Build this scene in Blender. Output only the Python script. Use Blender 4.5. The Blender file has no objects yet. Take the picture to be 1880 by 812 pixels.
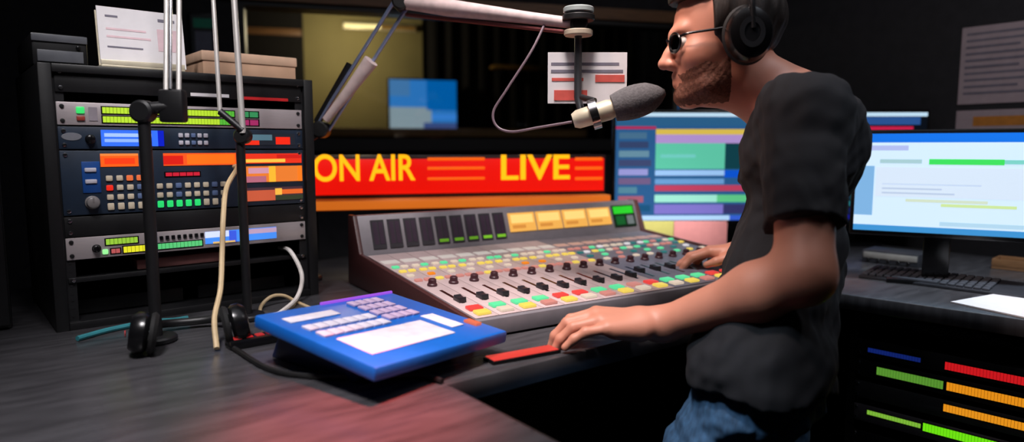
import bpy, bmesh, math, random
import numpy as np
from mathutils import Vector, Matrix, Euler
random.seed(7); rng = np.random.default_rng(7)
S = bpy.context.scene; COL = S.collection
PI = math.pi
def rad(d): return math.radians(d)

# ------------------------------------------------------------------ camera
F_PX = 1250.0; EYE = 1.26; PITCH = math.atan(136 / 1250)
cam_d = bpy.data.cameras.new('camera'); cam = bpy.data.objects.new('camera', cam_d); COL.objects.link(cam)
cam.location = (0, 0, EYE); cam.rotation_euler = (PI / 2 - PITCH, 0, 0)
cam_d.sensor_width = 36; cam_d.lens = F_PX / 1880 * 36; cam_d.clip_start = 0.02; cam_d.dof.use_dof = True; cam_d.dof.focus_distance = 1.4; cam_d.dof.aperture_fstop = 1.6
S.camera = cam
def ray(px, py):
    x = (px - 940) / F_PX; y = (406 - py) / F_PX
    return Vector((x, math.cos(PITCH) + y * math.sin(PITCH), -math.sin(PITCH) + y * math.cos(PITCH)))
def at(px, py, Y):
    d = ray(px, py); return Vector((0, 0, EYE)) + d * (Y / d.y)
def onz(px, py, z):
    d = ray(px, py); return Vector((0, 0, EYE)) + d * ((z - EYE) / d.z)
TH = rad(37); DESK = 0.904; C0 = onz(820, 705, DESK)
def W(a, b, z=DESK):
    return Vector((C0.x + a * math.cos(TH) - b * math.sin(TH), C0.y + a * math.sin(TH) + b * math.cos(TH), z))

# ------------------------------------------------------------------ materials
def lin(c):
    return tuple(((v / 255) / 12.92 if v / 255 <= 0.04045 else ((v / 255 + 0.055) / 1.055) ** 2.4) for v in c)
_m = {}
def mat(name, c, rough=0.5, metal=0.0, var=0.12, scale=40.0, bump=0.0, stretch=None, spec=0.5, coat=0.0):
    if name in _m: return _m[name]
    m = bpy.data.materials.new(name); m.use_nodes = True; nt = m.node_tree; N = nt.nodes; L = nt.links
    b = N['Principled BSDF']; b.inputs['Roughness'].default_value = rough; b.inputs['Metallic'].default_value = metal
    b.inputs['Specular IOR Level'].default_value = spec; b.inputs['Coat Weight'].default_value = coat
    tc = N.new('ShaderNodeTexCoord'); mp = N.new('ShaderNodeMapping'); nz = N.new('ShaderNodeTexNoise')
    nz.inputs['Scale'].default_value = scale; nz.inputs['Detail'].default_value = 5
    if stretch: mp.inputs['Scale'].default_value = stretch
    L.new(tc.outputs['Object'], mp.inputs['Vector']); L.new(mp.outputs['Vector'], nz.inputs['Vector'])
    r = N.new('ShaderNodeValToRGB'); col = lin(c)
    r.color_ramp.elements[0].position = 0.3; r.color_ramp.elements[1].position = 0.7
    r.color_ramp.elements[0].color = tuple(v * (1 - var) for v in col) + (1,)
    r.color_ramp.elements[1].color = tuple(min(1, v * (1 + var)) for v in col) + (1,)
    L.new(nz.outputs['Fac'], r.inputs['Fac']); L.new(r.outputs['Color'], b.inputs['Base Color'])
    if bump:
        bp = N.new('ShaderNodeBump'); bp.inputs['Strength'].default_value = bump; bp.inputs['Distance'].default_value = 0.002
        L.new(nz.outputs['Fac'], bp.inputs['Height']); L.new(bp.outputs['Normal'], b.inputs['Normal'])
    _m[name] = m; return m
def emi(c, s=1.0):
    k = ('e', tuple(c), s)
    if k in _m: return _m[k]
    m = bpy.data.materials.new('lit_%02x%02x%02x' % tuple(c)); m.use_nodes = True
    b = m.node_tree.nodes['Principled BSDF']; l = lin(c)
    b.inputs['Base Color'].default_value = (l[0] * .3, l[1] * .3, l[2] * .3, 1); b.inputs['Roughness'].default_value = 0.35
    b.inputs['Emission Color'].default_value = l + (1,); b.inputs['Emission Strength'].default_value = s
    _m[k] = m; return m
def glass_mat():
    m = bpy.data.materials.new('window_glass'); m.use_nodes = True; nt = m.node_tree; N = nt.nodes; L = nt.links
    N.remove(N['Principled BSDF']); o = N['Material Output']
    t = N.new('ShaderNodeBsdfTransparent'); g = N.new('ShaderNodeBsdfGlossy'); g.inputs['Roughness'].default_value = .02
    f = N.new('ShaderNodeFresnel'); f.inputs['IOR'].default_value = 1.3; x = N.new('ShaderNodeMixShader')
    L.new(f.outputs[0], x.inputs[0]); L.new(t.outputs[0], x.inputs[1]); L.new(g.outputs[0], x.inputs[2]); L.new(x.outputs[0], o.inputs[0])
    return m
BLACK = mat('black_powder_coat', (20, 20, 22), .45, var=.2, scale=90, bump=.05)
BLACKG = mat('black_gloss_plastic', (14, 14, 16), .25)
RUBBER = mat('black_rubber', (16, 16, 17), .7)
WALLM = mat('charcoal_acoustic_paint', (38, 38, 42), .9, var=.2, scale=25, bump=.2)
CEILM = mat('dark_ceiling_tile', (30, 30, 32), .95, scale=60, bump=.2)
CARPET = mat('black_carpet', (20, 20, 22), 1, var=.4, scale=300, bump=.5)
OLIVE = mat('olive_paint', (150, 140, 95), .8, var=.06, scale=6)
WOOD = mat('brown_wood_trim', (130, 92, 60), .45, var=.25, scale=12, stretch=(1, 14, 14), bump=.05)
DESKM = mat('dark_grey_laminate', (66, 65, 68), .26, var=.35, scale=9, stretch=(1, 6, 1), bump=.04)
EDGE = mat('black_desk_edge', (40, 36, 38), .4)
SILVER = mat('brushed_silver', (190, 180, 182), .38, metal=.35, var=.08, scale=30, stretch=(1, 1, 40))
CHROME = mat('chrome', (205, 205, 210), .2, metal=1, var=.03)
STEEL = mat('satin_steel_rod', (215, 210, 205), .35, metal=.5, var=.05)
NAVY = mat('navy_panel', (30, 44, 62), .45)
PAPER = mat('white_paper', (232, 228, 230), .8, var=.03)
GREYP = mat('grey_printed_paper', (190, 178, 184), .85, var=.05)
BEIGE = mat('tan_cardboard', (214, 172, 142), .8, var=.08, scale=20)
CONS = mat('console_grey_metal', (128, 124, 130), .42, metal=.2, var=.06)
CONS_S = mat('console_surface', (186, 166, 166), .5, var=.06)
CONS_B = mat('console_bluegrey_surface', (112, 112, 126), .5, var=.06)
CHEEK = mat('console_end_wood', (72, 40, 40), .4, var=.2, scale=15, stretch=(1, 10, 10))
BLUE = mat('blue_plastic', (20, 104, 200), .35, var=.05)
DBLUE = mat('dark_blue_plastic', (14, 30, 78), .4)
SKIN = mat('skin', (206, 140, 116), .5, var=.07, scale=14, bump=.06)
HAIRM = mat('dark_brown_hair', (30, 21, 17), .55, var=.4, scale=80, stretch=(3, 3, .6), bump=.5)
BEARDM = mat('brown_stubble', (112, 70, 54), .7, var=.4, scale=260, bump=.5)
SHIRT = mat('black_cotton', (20, 22, 28), .85, var=.15, scale=60, bump=.15)
DENIM = mat('blue_denim', (44, 78, 110), .85, var=.35, scale=120, stretch=(1, 1, .25), bump=.3)
SHOEM = mat('black_shoe_leather', (22, 22, 24), .4)
FOAM = mat('grey_foam_windscreen', (92, 90, 92), .95, var=.25, scale=220, bump=.6)
CREAM = mat('cream_metal', (215, 205, 180), .35, metal=.2)
CABLE_W = mat('white_cable', (225, 218, 212), .5)
CABLE_C = mat('cream_cable', (205, 180, 140), .5)
CABLE_T = mat('teal_cable', (50, 130, 140), .5)
CABLE_B = mat('black_cable', (18, 18, 19), .5)
YELLOWN = mat('yellow_note_paper', (214, 210, 120), .8, var=.04)
PINKN = mat('pink_note_paper', (238, 160, 160), .8, var=.04)
RED = mat('red_label', (200, 30, 34), .5)
REDINK = mat('red_ink', (214, 90, 80), .8)
GREYINK = mat('grey_ink', (120, 116, 130), .8)
FARDARK = mat('dark_curtain', (22, 20, 22), .95, var=.4, scale=8, stretch=(10, 10, .2))
KEYM = mat('grey_key', (74, 78, 86), .5)

# ------------------------------------------------------------------ mesh helpers
class MB:
    def __init__(s): s.bm = bmesh.new(); s.mats = []; s.smooth = False
    def mi(s, m):
        if m not in s.mats: s.mats.append(m)
        return s.mats.index(m)
    def _set(s, faces, m, sm):
        i = s.mi(m) if m else 0
        for f in faces: f.material_index = i; f.smooth = sm
    def box(s, x0, y0, z0, x1, y1, z1, bev=0.0, m=None, M=None, seg=2):
        r = bmesh.ops.create_cube(s.bm, size=1.0); v = r['verts']
        T = Matrix.Translation(((x0 + x1) / 2, (y0 + y1) / 2, (z0 + z1) / 2)) @ Matrix.Diagonal((abs(x1 - x0), abs(y1 - y0), abs(z1 - z0), 1))
        bmesh.ops.transform(s.bm, matrix=T, verts=v)
        fs = set(f for q in v for f in q.link_faces)
        if bev > 0:
            es = list(set(e for q in v for e in q.link_edges)); bev = min(bev, .45 * min(abs(x1 - x0), abs(y1 - y0), abs(z1 - z0)))
            rr = bmesh.ops.bevel(s.bm, geom=es, offset=bev, segments=seg, profile=.5, affect='EDGES')
            nv = set(rr['verts']) | set(q for q in v if q.is_valid)
            fs = set(f for q in nv for f in q.link_faces); v = list(nv)
        s._set(fs, m, False)
        if M: bmesh.ops.transform(s.bm, matrix=M, verts=list(set(q for f in fs for q in f.verts)))
        return s
    def prism(s, pts, axis_from, axis_to, plane='yz', m=None, bev=0.0):
        """extrude an outline; plane 'yz' runs along x, 'xy' along z, 'xz' along y"""
        def V(p, t): return {'yz': (t, p[0], p[1]), 'xy': (p[0], p[1], t), 'xz': (p[0], t, p[1])}[plane]
        a = [s.bm.verts.new(V(p, axis_from)) for p in pts]; b = [s.bm.verts.new(V(p, axis_to)) for p in pts]
        n = len(pts); fs = [s.bm.faces.new(a), s.bm.faces.new(b[::-1])]
        for i in range(n): fs.append(s.bm.faces.new((a[i], b[i], b[(i + 1) % n], a[(i + 1) % n])))
        bmesh.ops.recalc_face_normals(s.bm, faces=fs)
        if bev:
            es = list(set(e for f in fs for e in f.edges))
            rr = bmesh.ops.bevel(s.bm, geom=es, offset=bev, segments=2, profile=.5, affect='EDGES')
            fs = set(f for q in rr['verts'] for f in q.link_faces) | set(f for f in fs if f.is_valid)
        s._set(fs, m, False); return s
    def tube(s, pts, r, seg=12, m=None, caps=True):
        pts = [Vector(p) for p in pts]; n = len(pts); rs = r if isinstance(r, (list, tuple)) else [r] * n
        T = [(pts[min(i + 1, n - 1)] - pts[max(i - 1, 0)]).normalized() for i in range(n)]
        up = Vector((0, 0, 1)) if abs(T[0].z) < .9 else Vector((1, 0, 0)); N = T[0].cross(up).normalized(); rings = []
        for i in range(n):
            N = (N - T[i] * N.dot(T[i])).normalized(); B = T[i].cross(N)
            rings.append([s.bm.verts.new(pts[i] + (N * math.cos(2 * PI * k / seg) + B * math.sin(2 * PI * k / seg)) * rs[i]) for k in range(seg)])
        fs = []
        for i in range(n - 1):
            for k in range(seg): fs.append(s.bm.faces.new((rings[i][k], rings[i][(k + 1) % seg], rings[i + 1][(k + 1) % seg], rings[i + 1][k])))
        s._set(fs, m, True)
        if caps: s._set([s.bm.faces.new(rings[0][::-1]), s.bm.faces.new(rings[-1])], m, False)
        return s
    def lathe(s, prof, seg=32, m=None, M=None):
        """profile of (radius, height) turned about z"""
        rings = []; vs = []
        for r, z in prof:
            if r < 1e-6: ring = [s.bm.verts.new((0, 0, z))]
            else: ring = [s.bm.verts.new((r * math.cos(2 * PI * k / seg), r * math.sin(2 * PI * k / seg), z)) for k in range(seg)]
            rings.append(ring); vs += ring
        fs = []
        for A, B in zip(rings, rings[1:]):
            for k in range(seg):
                q = [A[k % len(A)], A[(k + 1) % len(A)], B[(k + 1) % len(B)], B[k % len(B)]]
                u = []
                for v in q:
                    if v not in u: u.append(v)
                if len(u) > 2: fs.append(s.bm.faces.new(u))
        for ring, fl in ((rings[0], 1), (rings[-1], 0)):
            if len(ring) > 2: fs.append(s.bm.faces.new(ring[::-1] if fl else ring))
        s._set(fs, m, True)
        if M: bmesh.ops.transform(s.bm, matrix=M, verts=vs)
        return s
    def cyl(s, x, y, z0, z1, r, seg=20, m=None, bev=0.0, M=None):
        b = min(bev, (z1 - z0) * .4)
        T = Matrix.Translation((x, y, 0)); T = (M @ T) if M else T
        return s.lathe([(r - b, z0), (r, z0 + b), (r, z1 - b), (r - b, z1)] if b else [(r, z0), (r, z1)], seg, m, T)
    def build(s, name, m=None, parent=None, kind=None, sharp=True):
        me = bpy.data.meshes.new(name)
        bmesh.ops.recalc_face_normals(s.bm, faces=s.bm.faces)
        if parent is not None and getattr(parent, 'rotation_euler', None) is not None and s.__dict__.get('world'):
            bmesh.ops.transform(s.bm, matrix=parent_matrix(parent).inverted(), verts=s.bm.verts)
        s.bm.to_mesh(me); s.bm.free()
        if s.mats: [me.materials.append(x) for x in s.mats]
        else: me.materials.append(m)
        if sharp:
            try: me.set_sharp_from_angle(angle=rad(40))
            except Exception: pass
        o = bpy.data.objects.new(name, me); COL.objects.link(o)
        if parent is not None: o.parent = parent
        if kind: o['kind'] = kind
        return o
def parent_matrix(o):
    M = Matrix.Translation(o.location) @ o.rotation_euler.to_matrix().to_4x4()
    return parent_matrix(o.parent) @ M if o.parent else M
def WMB():
    m = MB(); m.world = True; return m            # world coordinates, brought into the parent's frame when built
def thing(name, label, cat, loc=(0, 0, 0), rz=0.0, group=None, rx=0.0):
    o = bpy.data.objects.new(name, None); o.empty_display_size = .05; COL.objects.link(o)
    o.location = loc; o.rotation_euler = (rx, 0, rz); return tag(o, label, cat, group)
def tag(o, label, cat, group=None):
    o['label'] = label; o['category'] = cat
    if group: o['group'] = group
    return o
def copy_tree(o, parent=None):
    c = o.copy(); COL.objects.link(c)
    if parent is not None: c.parent = parent; c.matrix_parent_inverse = Matrix()
    for ch in list(o.children): copy_tree(ch, c)
    return c
def piece(o, parent, loc, rz=0):
    c = o.copy(); COL.objects.link(c); c.parent = parent; c.location = loc; c.rotation_euler = (0, 0, rz); return c
def curve(pts, n=10):
    """smooth points through control points"""
    P = [Vector(p) for p in pts]; P = [P[0] * 2 - P[1]] + P + [P[-1] * 2 - P[-2]]; out = []
    for i in range(1, len(P) - 2):
        for k in range(n):
            t = k / n; a, b, c, d = P[i - 1], P[i], P[i + 1], P[i + 2]
            out.append(.5 * ((2 * b) + (c - a) * t + (2 * a - 5 * b + 4 * c - d) * t * t + (3 * b - a - 3 * c + d) * t ** 3))
    out.append(P[-2]); return out
def flat(name, w, h, rects, base, parent, y=0.0, th=0.002, step=.0003, x=0.0, z=0.0):
    """a display or printed face in the xz plane facing -y: base slab plus coloured rectangles (fractions, from top left)"""
    b = MB(); b.box(x, y, z, x + w, y + th, z + h, m=base)
    for i, (x0, y0, x1, y1, mm) in enumerate(rects):
        yy = y - step * (1 + i % 6)
        b.box(x + w * x0, yy, z + h * (1 - y1), x + w * x1, y + th * .5, z + h * (1 - y0), m=mm)
    return b.build(name, None, parent)
def text_mesh(name, s, size, m, parent, loc, ext=.002, off=0.0, width=None, height=None):
    cu = bpy.data.curves.new(name, 'FONT'); cu.body = s; cu.size = size; cu.extrude = ext; cu.offset = off
    t = bpy.data.objects.new(name + '_curve', cu); COL.objects.link(t)
    dg = bpy.context.evaluated_depsgraph_get(); me = bpy.data.meshes.new_from_object(t.evaluated_get(dg))
    bpy.data.objects.remove(t); bpy.data.curves.remove(cu)
    co = [v.co.copy() for v in me.vertices]; xs = [c.x for c in co]; ys = [c.y for c in co]
    sx = width / (max(xs) - min(xs)) if width else 1; sy = height / (max(ys) - min(ys)) if height else 1
    x0, y0 = min(xs), min(ys)
    for v in me.vertices: v.co = Vector(((v.co.x - x0) * sx, -v.co.z, (v.co.y - y0) * sy))
    me.materials.clear(); me.materials.append(m)
    o = bpy.data.objects.new(name, me); COL.objects.link(o); o.parent = parent; o.location = loc; return o

# ------------------------------------------------------------------ the room
CEIL = 2.6
def isect(p, d, q, e):
    k = d.x * e.y - d.y * e.x; t = ((q.x - p.x) * e.y - (q.y - p.y) * e.x) / k; return Vector((p.x + d.x * t, p.y + d.y * t))
U = Vector((math.cos(TH), math.sin(TH))); Vv = Vector((-math.sin(TH), math.cos(TH)))
BA = rad(16); BX = Vector((math.cos(BA), math.sin(BA))); BN = Vector((-math.sin(BA), math.cos(BA)))
pb = at(430, 200, 2.72); pb = Vector((pb.x, pb.y)); wl = W(-1.42, 0); wr = W(2.15, 0); wf = Vector((0, -1.6))
c_lb = isect(wl.to_2d(), Vv, pb, BX); c_rb = isect(wr.to_2d(), Vv, pb, BX)
c_lf = isect(wl.to_2d(), Vv, wf, BX); c_rf = isect(wr.to_2d(), Vv, wf, BX)
def wall(name, a, b, holes=None, m=WALLM):
    """a wall from a to b, thickness on the left-hand side of the direction"""
    d = (b - a); L = d.length; rz = math.atan2(d.y, d.x); mb = MB()
    if not holes: mb.box(0, 0, 0, L, .1, CEIL)
    else:
        x0, z0, x1, z1 = holes
        mb.box(0, 0, 0, x0, .1, CEIL); mb.box(x1, 0, 0, L, .1, CEIL); mb.box(x0, 0, 0, x1, .1, z0); mb.box(x0, 0, z1, x1, .1, CEIL)
    o = mb.build(name, m); o.location = (a.x, a.y, 0); o.rotation_euler = (0, 0, rz); o['kind'] = 'structure'; return o
xb = (pb - c_lb).dot(BX)                                   # window's left edge along the back wall
WX0, WX1, WZ0, WZ1 = xb + .02, xb + 2.02, 1.275, 1.83
wall_back = wall('wall_back', c_lb, c_rb, (WX0, WZ0, WX1, WZ1))
wall('wall_right', c_rb, c_rf); wall('wall_front', c_rf, c_lf); wall('wall_left', c_lf, c_lb)
def floor_poly(name, pts, z0, z1, m):
    b = MB(); b.prism([(p.x, p.y) for p in pts], z0, z1, 'xy'); o = b.build(name, m); o['kind'] = 'structure'; return o
cen = (c_lb + c_rb + c_lf + c_rf) / 4
grow = [p for p in (c_lb, c_rb, c_rf, c_lf)]
floor_poly('floor', grow, -.1, 0, CARPET)
floor_poly('ceiling', grow, CEIL, CEIL + .1, CEILM)
def inback(name, m, boxes, kind='structure', bev=0):
    b = MB()
    for q in boxes: b.box(*q, bev=bev)
    o = b.build(name, m); o.location = (c_lb.x, c_lb.y, 0); o.rotation_euler = (0, 0, BA); o['kind'] = kind; return o
fr = inback('window_1', BLACK, [(WX0, -.005, WZ0, WX0 + .03, .105, WZ1), (WX1 - .03, -.005, WZ0, WX1, .105, WZ1),
                              (WX0 + .03, -.005, WZ0, WX1 - .03, .105, WZ0 + .02), (WX0 + .03, -.005, WZ1 - .02, WX1 - .03, .105, WZ1)])
gl = MB(); gl.box(WX0 + .03, .05, WZ0 + .02, WX1 - .03, .056, WZ1 - .02); gl = gl.build('glass_pane', glass_mat(), fr)
inback('trim_1', WOOD, [(WX0 - .06, -.022, WZ1, WX1 + .06, -.001, WZ1 + .05)])
inback('trim_2', BLACK, [(WX0 - .06, -.03, WZ0 - .03, WX1 + .06, -.001, WZ0)])
# the room beyond the glass
FD = 2.0
inback('wall_booth_back', OLIVE, [(WX0 - .9, FD, 0, WX1 + 1.4, FD + .1, CEIL)])
inback('wall_booth_left', OLIVE, [(WX0 - 1.0, .1, 0, WX0 - .9, FD, CEIL)])
inback('wall_booth_right', WALLM, [(WX1 + 1.3, .1, 0, WX1 + 1.4, FD, CEIL)])
inback('floor_booth', CARPET, [(WX0 - 1.0, .1, -.1, WX1 + 1.4, FD, 0)])
inback('ceiling_booth', CEILM, [(WX0 - 1.0, .1, CEIL, WX1 + 1.4, FD + .1, CEIL + .1)])
MBACK = Matrix.Translation((c_lb.x, c_lb.y, 0)) @ Matrix.Rotation(BA, 4, 'Z'); MBI = MBACK.inverted()
def onback(px, py, y):
    """pixel on the plane at depth y of the back wall's frame, in that frame"""
    o = MBI @ Vector((0, 0, EYE)); d = MBI.to_3x3() @ ray(px, py); return o + d * ((y - o.y) / d.y)

cl = onback(776, 150, FD - .06); b = MB()                     # dark curtain over the right part of the far wall
x0 = cl.x; x1 = WX1 + 1.25; n = 90; top = []
for i in range(n + 1):
    x = x0 + (x1 - x0) * i / n; top.append((x, FD - .08 + .028 * math.sin(i * 1.35)))
b.prism(top + [(x, y + .015) for x, y in top[::-1]], .03, 2.35, 'xy')
o = b.build('curtain', FARDARK); o.location = (c_lb.x, c_lb.y, 0); o.rotation_euler = (0, 0, BA)
tag(o, 'dark pleated curtain hanging on the far wall of the room behind the glass', 'curtain')

def inb_thing(name, label, cat, px, py, y, group=None):
    p = onback(px, py, y); return thing(name, label, cat, MBACK @ p, BA, group), p
# tube lamp beyond the glass
t, p = inb_thing('tube_lamp', 'lit warm tube lamp on the olive wall beyond the window', 'lamp', 698, 50, FD - .04)
w = (onback(766, 47, FD - .06).x - onback(630, 47, FD - .06).x)
b = MB(); b.box(-w / 2, 0, -.02, w / 2, .039, .025, .004); b.build('lamp_housing', CREAM, t)
b = MB(); b.tube([(-w / 2 + .01, -.015, 0), (0, -.015, 0)], .012); b.build('lit_tube', emi((250, 232, 160), 1.3), t)
b = MB(); b.tube([(0.002, -.015, 0), (w / 2 - .01, -.015, 0)], .012); b.build('dim_tube', mat('dim_amber_tube', (170, 130, 60), .3), t)
# blue screen beyond the glass
q0 = onback(712, 142, FD - .22); q1 = onback(842, 250, FD - .22)
t = thing('wall_television', 'bright blue television screen seen through the studio window', 'television', MBACK @ Vector(((q0.x + q1.x) / 2, FD - .2, q1.z)), BA)
w = q1.x - q0.x; h = q0.z - q1.z
b = MB(); b.box(-w / 2, 0, 0, w / 2, .05, h, .006); b.build('housing', BLACKG, t)
flat('screen', w - .02, h - .02, [(0, .5, .62, 1, emi((120, 140, 150))), (.55, 0, 1, .55, emi((0, 88, 160))), (0, 0, .3, .3, emi((60, 110, 160))), (.62, .62, 1, .72, emi((50, 120, 200))), (.5, .78, 1, 1, emi((50, 70, 120)))], emi((40, 110, 180)), t, y=-.002, x=-w / 2 + .01, z=.01)
b = MB(); b.box(-.08, .05, .06, .08, .119, .2, .003); b.build('wall_bracket', BLACK, t)
# picture rail and shelf beyond
q = onback(905, 122, FD - .24); q2 = onback(1010, 122, FD - .24)
t = thing('wall_shelf', 'short narrow wooden shelf on the curtain side of the far room', 'shelf', MBACK @ Vector(((q.x + q2.x) / 2, FD - .2, q.z)), BA)
w = q2.x - q.x
b = MB(); b.box(-w / 2, -.06, -.012, w / 2, .06, .012, .003); b.build('shelf_board', mat('brass_wood', (150, 116, 60), .4), t)
for sx in (-.7, .7):
    b = MB(); b.box(sx * w / 2 - .006, -.02, -.06, sx * w / 2 + .006, .085, -.012); b.build('shelf_bracket', BLACK, t)
q = onback(420, 52, FD - .06); q2 = onback(556, 50, FD - .06)
t = thing('acoustic_panel', 'dark acoustic panel on the far wall, left side of the window view', 'acoustic panel', MBACK @ Vector((q.x - .5, FD - .001, .9)), BA)
b = MB(); b.box(0, -.05, 0, q2.x - q.x + .5, 0, 1.65, .008); b.build('panel_body', FARDARK, t)
b = MB(); b.box(.02, -.062, q.z - .9 - .03, q2.x - q.x + .49, -.05, q.z - .9 + .015, .003); b.build('wood_rail', WOOD, t)
# counter beyond
q = onback(650, 236, FD - .5); q2 = onback(770, 236, FD - .5)
t = thing('counter', 'long wooden counter beyond the studio window', 'counter', MBACK @ Vector((q.x, FD - .42, 0)), BA)
b = MB(); b.box(-.9, -.25, q.z - .05, 1.5, .25, q.z, .004); b.build('countertop', mat('tan_counter', (190, 150, 100), .4, var=.15), t)
b = MB(); b.box(-.88, -.2, 0, 1.48, .24, q.z - .05); b.build('counter_body', mat('dark_brown_counter', (70, 50, 40), .6), t)

# picture on the back wall, far left
pw = onback(345, 22, -.02); pw2 = onback(402, 112, -.02)
t = thing('wall_poster', 'small framed poster, teal above grey, on the wall behind the rods', 'poster', MBACK @ Vector((pw.x, -.02, pw2.z)), BA)
w = pw2.x - pw.x; h = pw.z - pw2.z
b = MB(); b.box(0, 0, 0, w, .02, h, .003); b.build('frame', BLACK, t)
flat('print', w - .016, h - .016, [(.1, .08, .9, .3, mat('teal_print', (40, 150, 120), .6)), (.15, .38, .85, .95, mat('slate_print', (110, 115, 135), .6))], mat('dark_print', (50, 56, 60), .6), t, y=-.001, x=.008, z=.008)

# notices on the right-hand wall
RW = math.atan2(-Vv.y, -Vv.x)                               # right wall's x axis runs towards the camera
MRW = Matrix.Translation((wr.x, wr.y, 0)) @ Matrix.Rotation(RW, 4, 'Z'); MRWI = MRW.inverted()
def onright(px, py, y=0.0):
    o = MRWI @ Vector((0, 0, EYE)); d = MRWI.to_3x3() @ ray(px, py); return o + d * ((y - o.y) / d.y)
def notice(px0, py0, px1, py1, label, rects, base, extra=0):
    a = onright(px0, py0); b_ = onright(px1, py1)
    o = flat('wall_notice', b_.x - a.x + extra, a.z - b_.z, rects, base, None, y=-.003, th=.003, step=.0002)
    o.location = MRW @ Vector((a.x, 0, b_.z)); o.rotation_euler = (0, 0, RW); return tag(o, label, 'notice', 'sheets on the right wall')
rows = [(.06, .08 + i * .085, .94 - .13 * (i % 3), .11 + i * .085, GREYINK) for i in range(10)]
notice(1768, 52, 1880, 187, 'large grey printed sheet pinned high on the dark right wall', rows, mat('grey_sheet', (176, 160, 166), .85, var=.05), .06)
notice(1757, 204, 1880, 240, 'small grey sheet with orange print, just above the bright monitor', [(.2, .3, .9, .75, mat('orange_print', (200, 130, 50), .8))], mat('grey_sheet', (176, 160, 166), .85), .06)

# ------------------------------------------------------------------ the U-shaped desk
t = thing('studio_desk', 'large dark grey laminate studio desk wrapping round the presenter in a U', 'desk', (C0.x, C0.y, 0), TH)
b = MB(); out = [(-1.25, -.95), (0, -.95), (0, 0), (1.1, 0), (1.16, -.42), (1.24, -.95), (2.05, -.95), (2.05, 1.25), (-1.25, 1.25)]
b.prism(out, DESK - .038, DESK, 'xy', bev=.003); b.build('worktop', DESKM, t)
b = MB(); b.prism([(-.001, -.95), (.006, -.95), (.006, -.006), (-.001, -.001)], DESK - .037, DESK - .004, 'xy'); b.build('edge_trim', EDGE, t)
b = MB(); b.box(-.04, -.93, 0, -.02, .60, DESK - .038); b.build('side_panel', BLACK, t)
b = MB(); b.box(-.02, .60, 0, 1.14, .62, DESK - .038); b.build('modesty_panel', BLACK, t)
b = MB(); b.box(-1.2, -.93, 0, -1.18, 1.2, DESK - .038); b.build('end_panel', BLACK, t)
b = MB(); b.box(1.98, -.93, 0, 2.0, 1.2, DESK - .038); b.build('end_panel', BLACK, t)
b = MB(); b.box(-1.18, 1.18, 0, 1.98, 1.2, DESK - .038); b.build('back_panel', BLACK, t)

# ------------------------------------------------------------------ equipment rack, left
RA = rad(40.5); RO = onz(104, 612, DESK); MRK = Matrix.Translation(RO) @ Matrix.Rotation(RA, 4, 'Z'); MRKI = MRK.inverted()
def onrack(px, py, y=0.0):
    o = MRKI @ Vector((0, 0, EYE)); d = MRKI.to_3x3() @ ray(px, py); return o + d * ((y - o.y) / d.y)
def rx(px): return onrack(px, 300).x
RWD, RDP, RHT = .535, .40, .512
t = thing('equipment_rack', 'open black equipment rack full of lit units on the left of the desk', 'rack', RO, RA)
b = MB(); b.box(0, 0, 0, .022, RDP, RHT, .002); b.build('side_panel', BLACK, t)
b = MB(); b.box(RWD - .022, 0, 0, RWD, RDP, RHT, .002); b.build('side_panel', BLACK, t)
b = MB(); b.box(.022, 0, RHT - .016, RWD - .022, RDP, RHT, .002); b.build('top_panel', BLACK, t)
b = MB(); b.box(.022, 0, 0, RWD - .022, RDP, .016, .002); b.build('bottom_panel', BLACK, t)
b = MB(); b.box(.022, RDP - .01, .016, RWD - .022, RDP, RHT - .016); b.build('back_panel', BLACK, t)
def rail(x):
    b = MB(); b.box(x, .012, .016, x + .018, .016, RHT - .016)
    for i in range(11):
        for k in (.006, .022, .038):
            b.cyl(x + .009, 0, -.0005, .0005, .0028, 8, M=Matrix.Translation((0, .0118, .02 + i * .04445 + k)) @ Matrix.Rotation(PI / 2, 4, 'X'))
    return b.build('rack_rail', mat('rack_rail_steel', (44, 44, 46), .5, metal=.6), t)
rail(.022); rail(RWD - .04)
UX0, UX1 = .026, RWD - .026; UW = UX1 - UX0
SCR = MB(); SCR.lathe([(0, -.0035), (.0035, -.003), (.0042, 0)], 12, M=Matrix.Rotation(PI / 2, 4, 'X')); 
def screw_mesh():
    b = MB(); b.lathe([(.0042, 0), (.0036, .0022), (.0015, .0028), (0, .0022)], 12, M=Matrix.Rotation(PI / 2, 4, 'X')); return b
def screws(parent, h, m=CHROME):
    for sx in (.009, UW - .009):
        for z in ((.008, h - .008) if h > .03 else (h / 2,)):
            o = screw_mesh().build('screw', m, parent); o.location = (sx, 0, z)
def unit(name, label, cat, z0, z1, panel, depth=.28, grp='rack units in the left rack'):
    t = thing(name, label, cat, MRK @ Vector((UX0, .008, z0)), RA, grp); h = z1 - z0
    b = MB(); b.box(0, 0, 0, UW, .004, h, .0012); b.build('front_panel', panel, t)
    b = MB(); b.box(.018, .004, .002, UW - .018, depth, h - .002, .001); b.build('chassis', BLACK, t)
    screws(t, h, CHROME if panel is not SILVER else BLACK); return t, h
def ux(px): return rx(px) - UX0
def knob(parent, x, z, r=.008, ln=.012, m=BLACKG, name='knob', y=0):
    b = MB(); b.lathe([(r, 0), (r, ln * .25), (r * .85, ln * .35), (r * .8, ln * .9), (r * .6, ln), (0, ln)], 20, M=Matrix.Rotation(PI / 2, 4, 'X'))
    b.box(-r * .12, -ln * 1.05, r * .1, r * .12, -ln * .95, r * .75, m=None)
    o = b.build(name, m, parent); o.location = (x, y, z); return o
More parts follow.
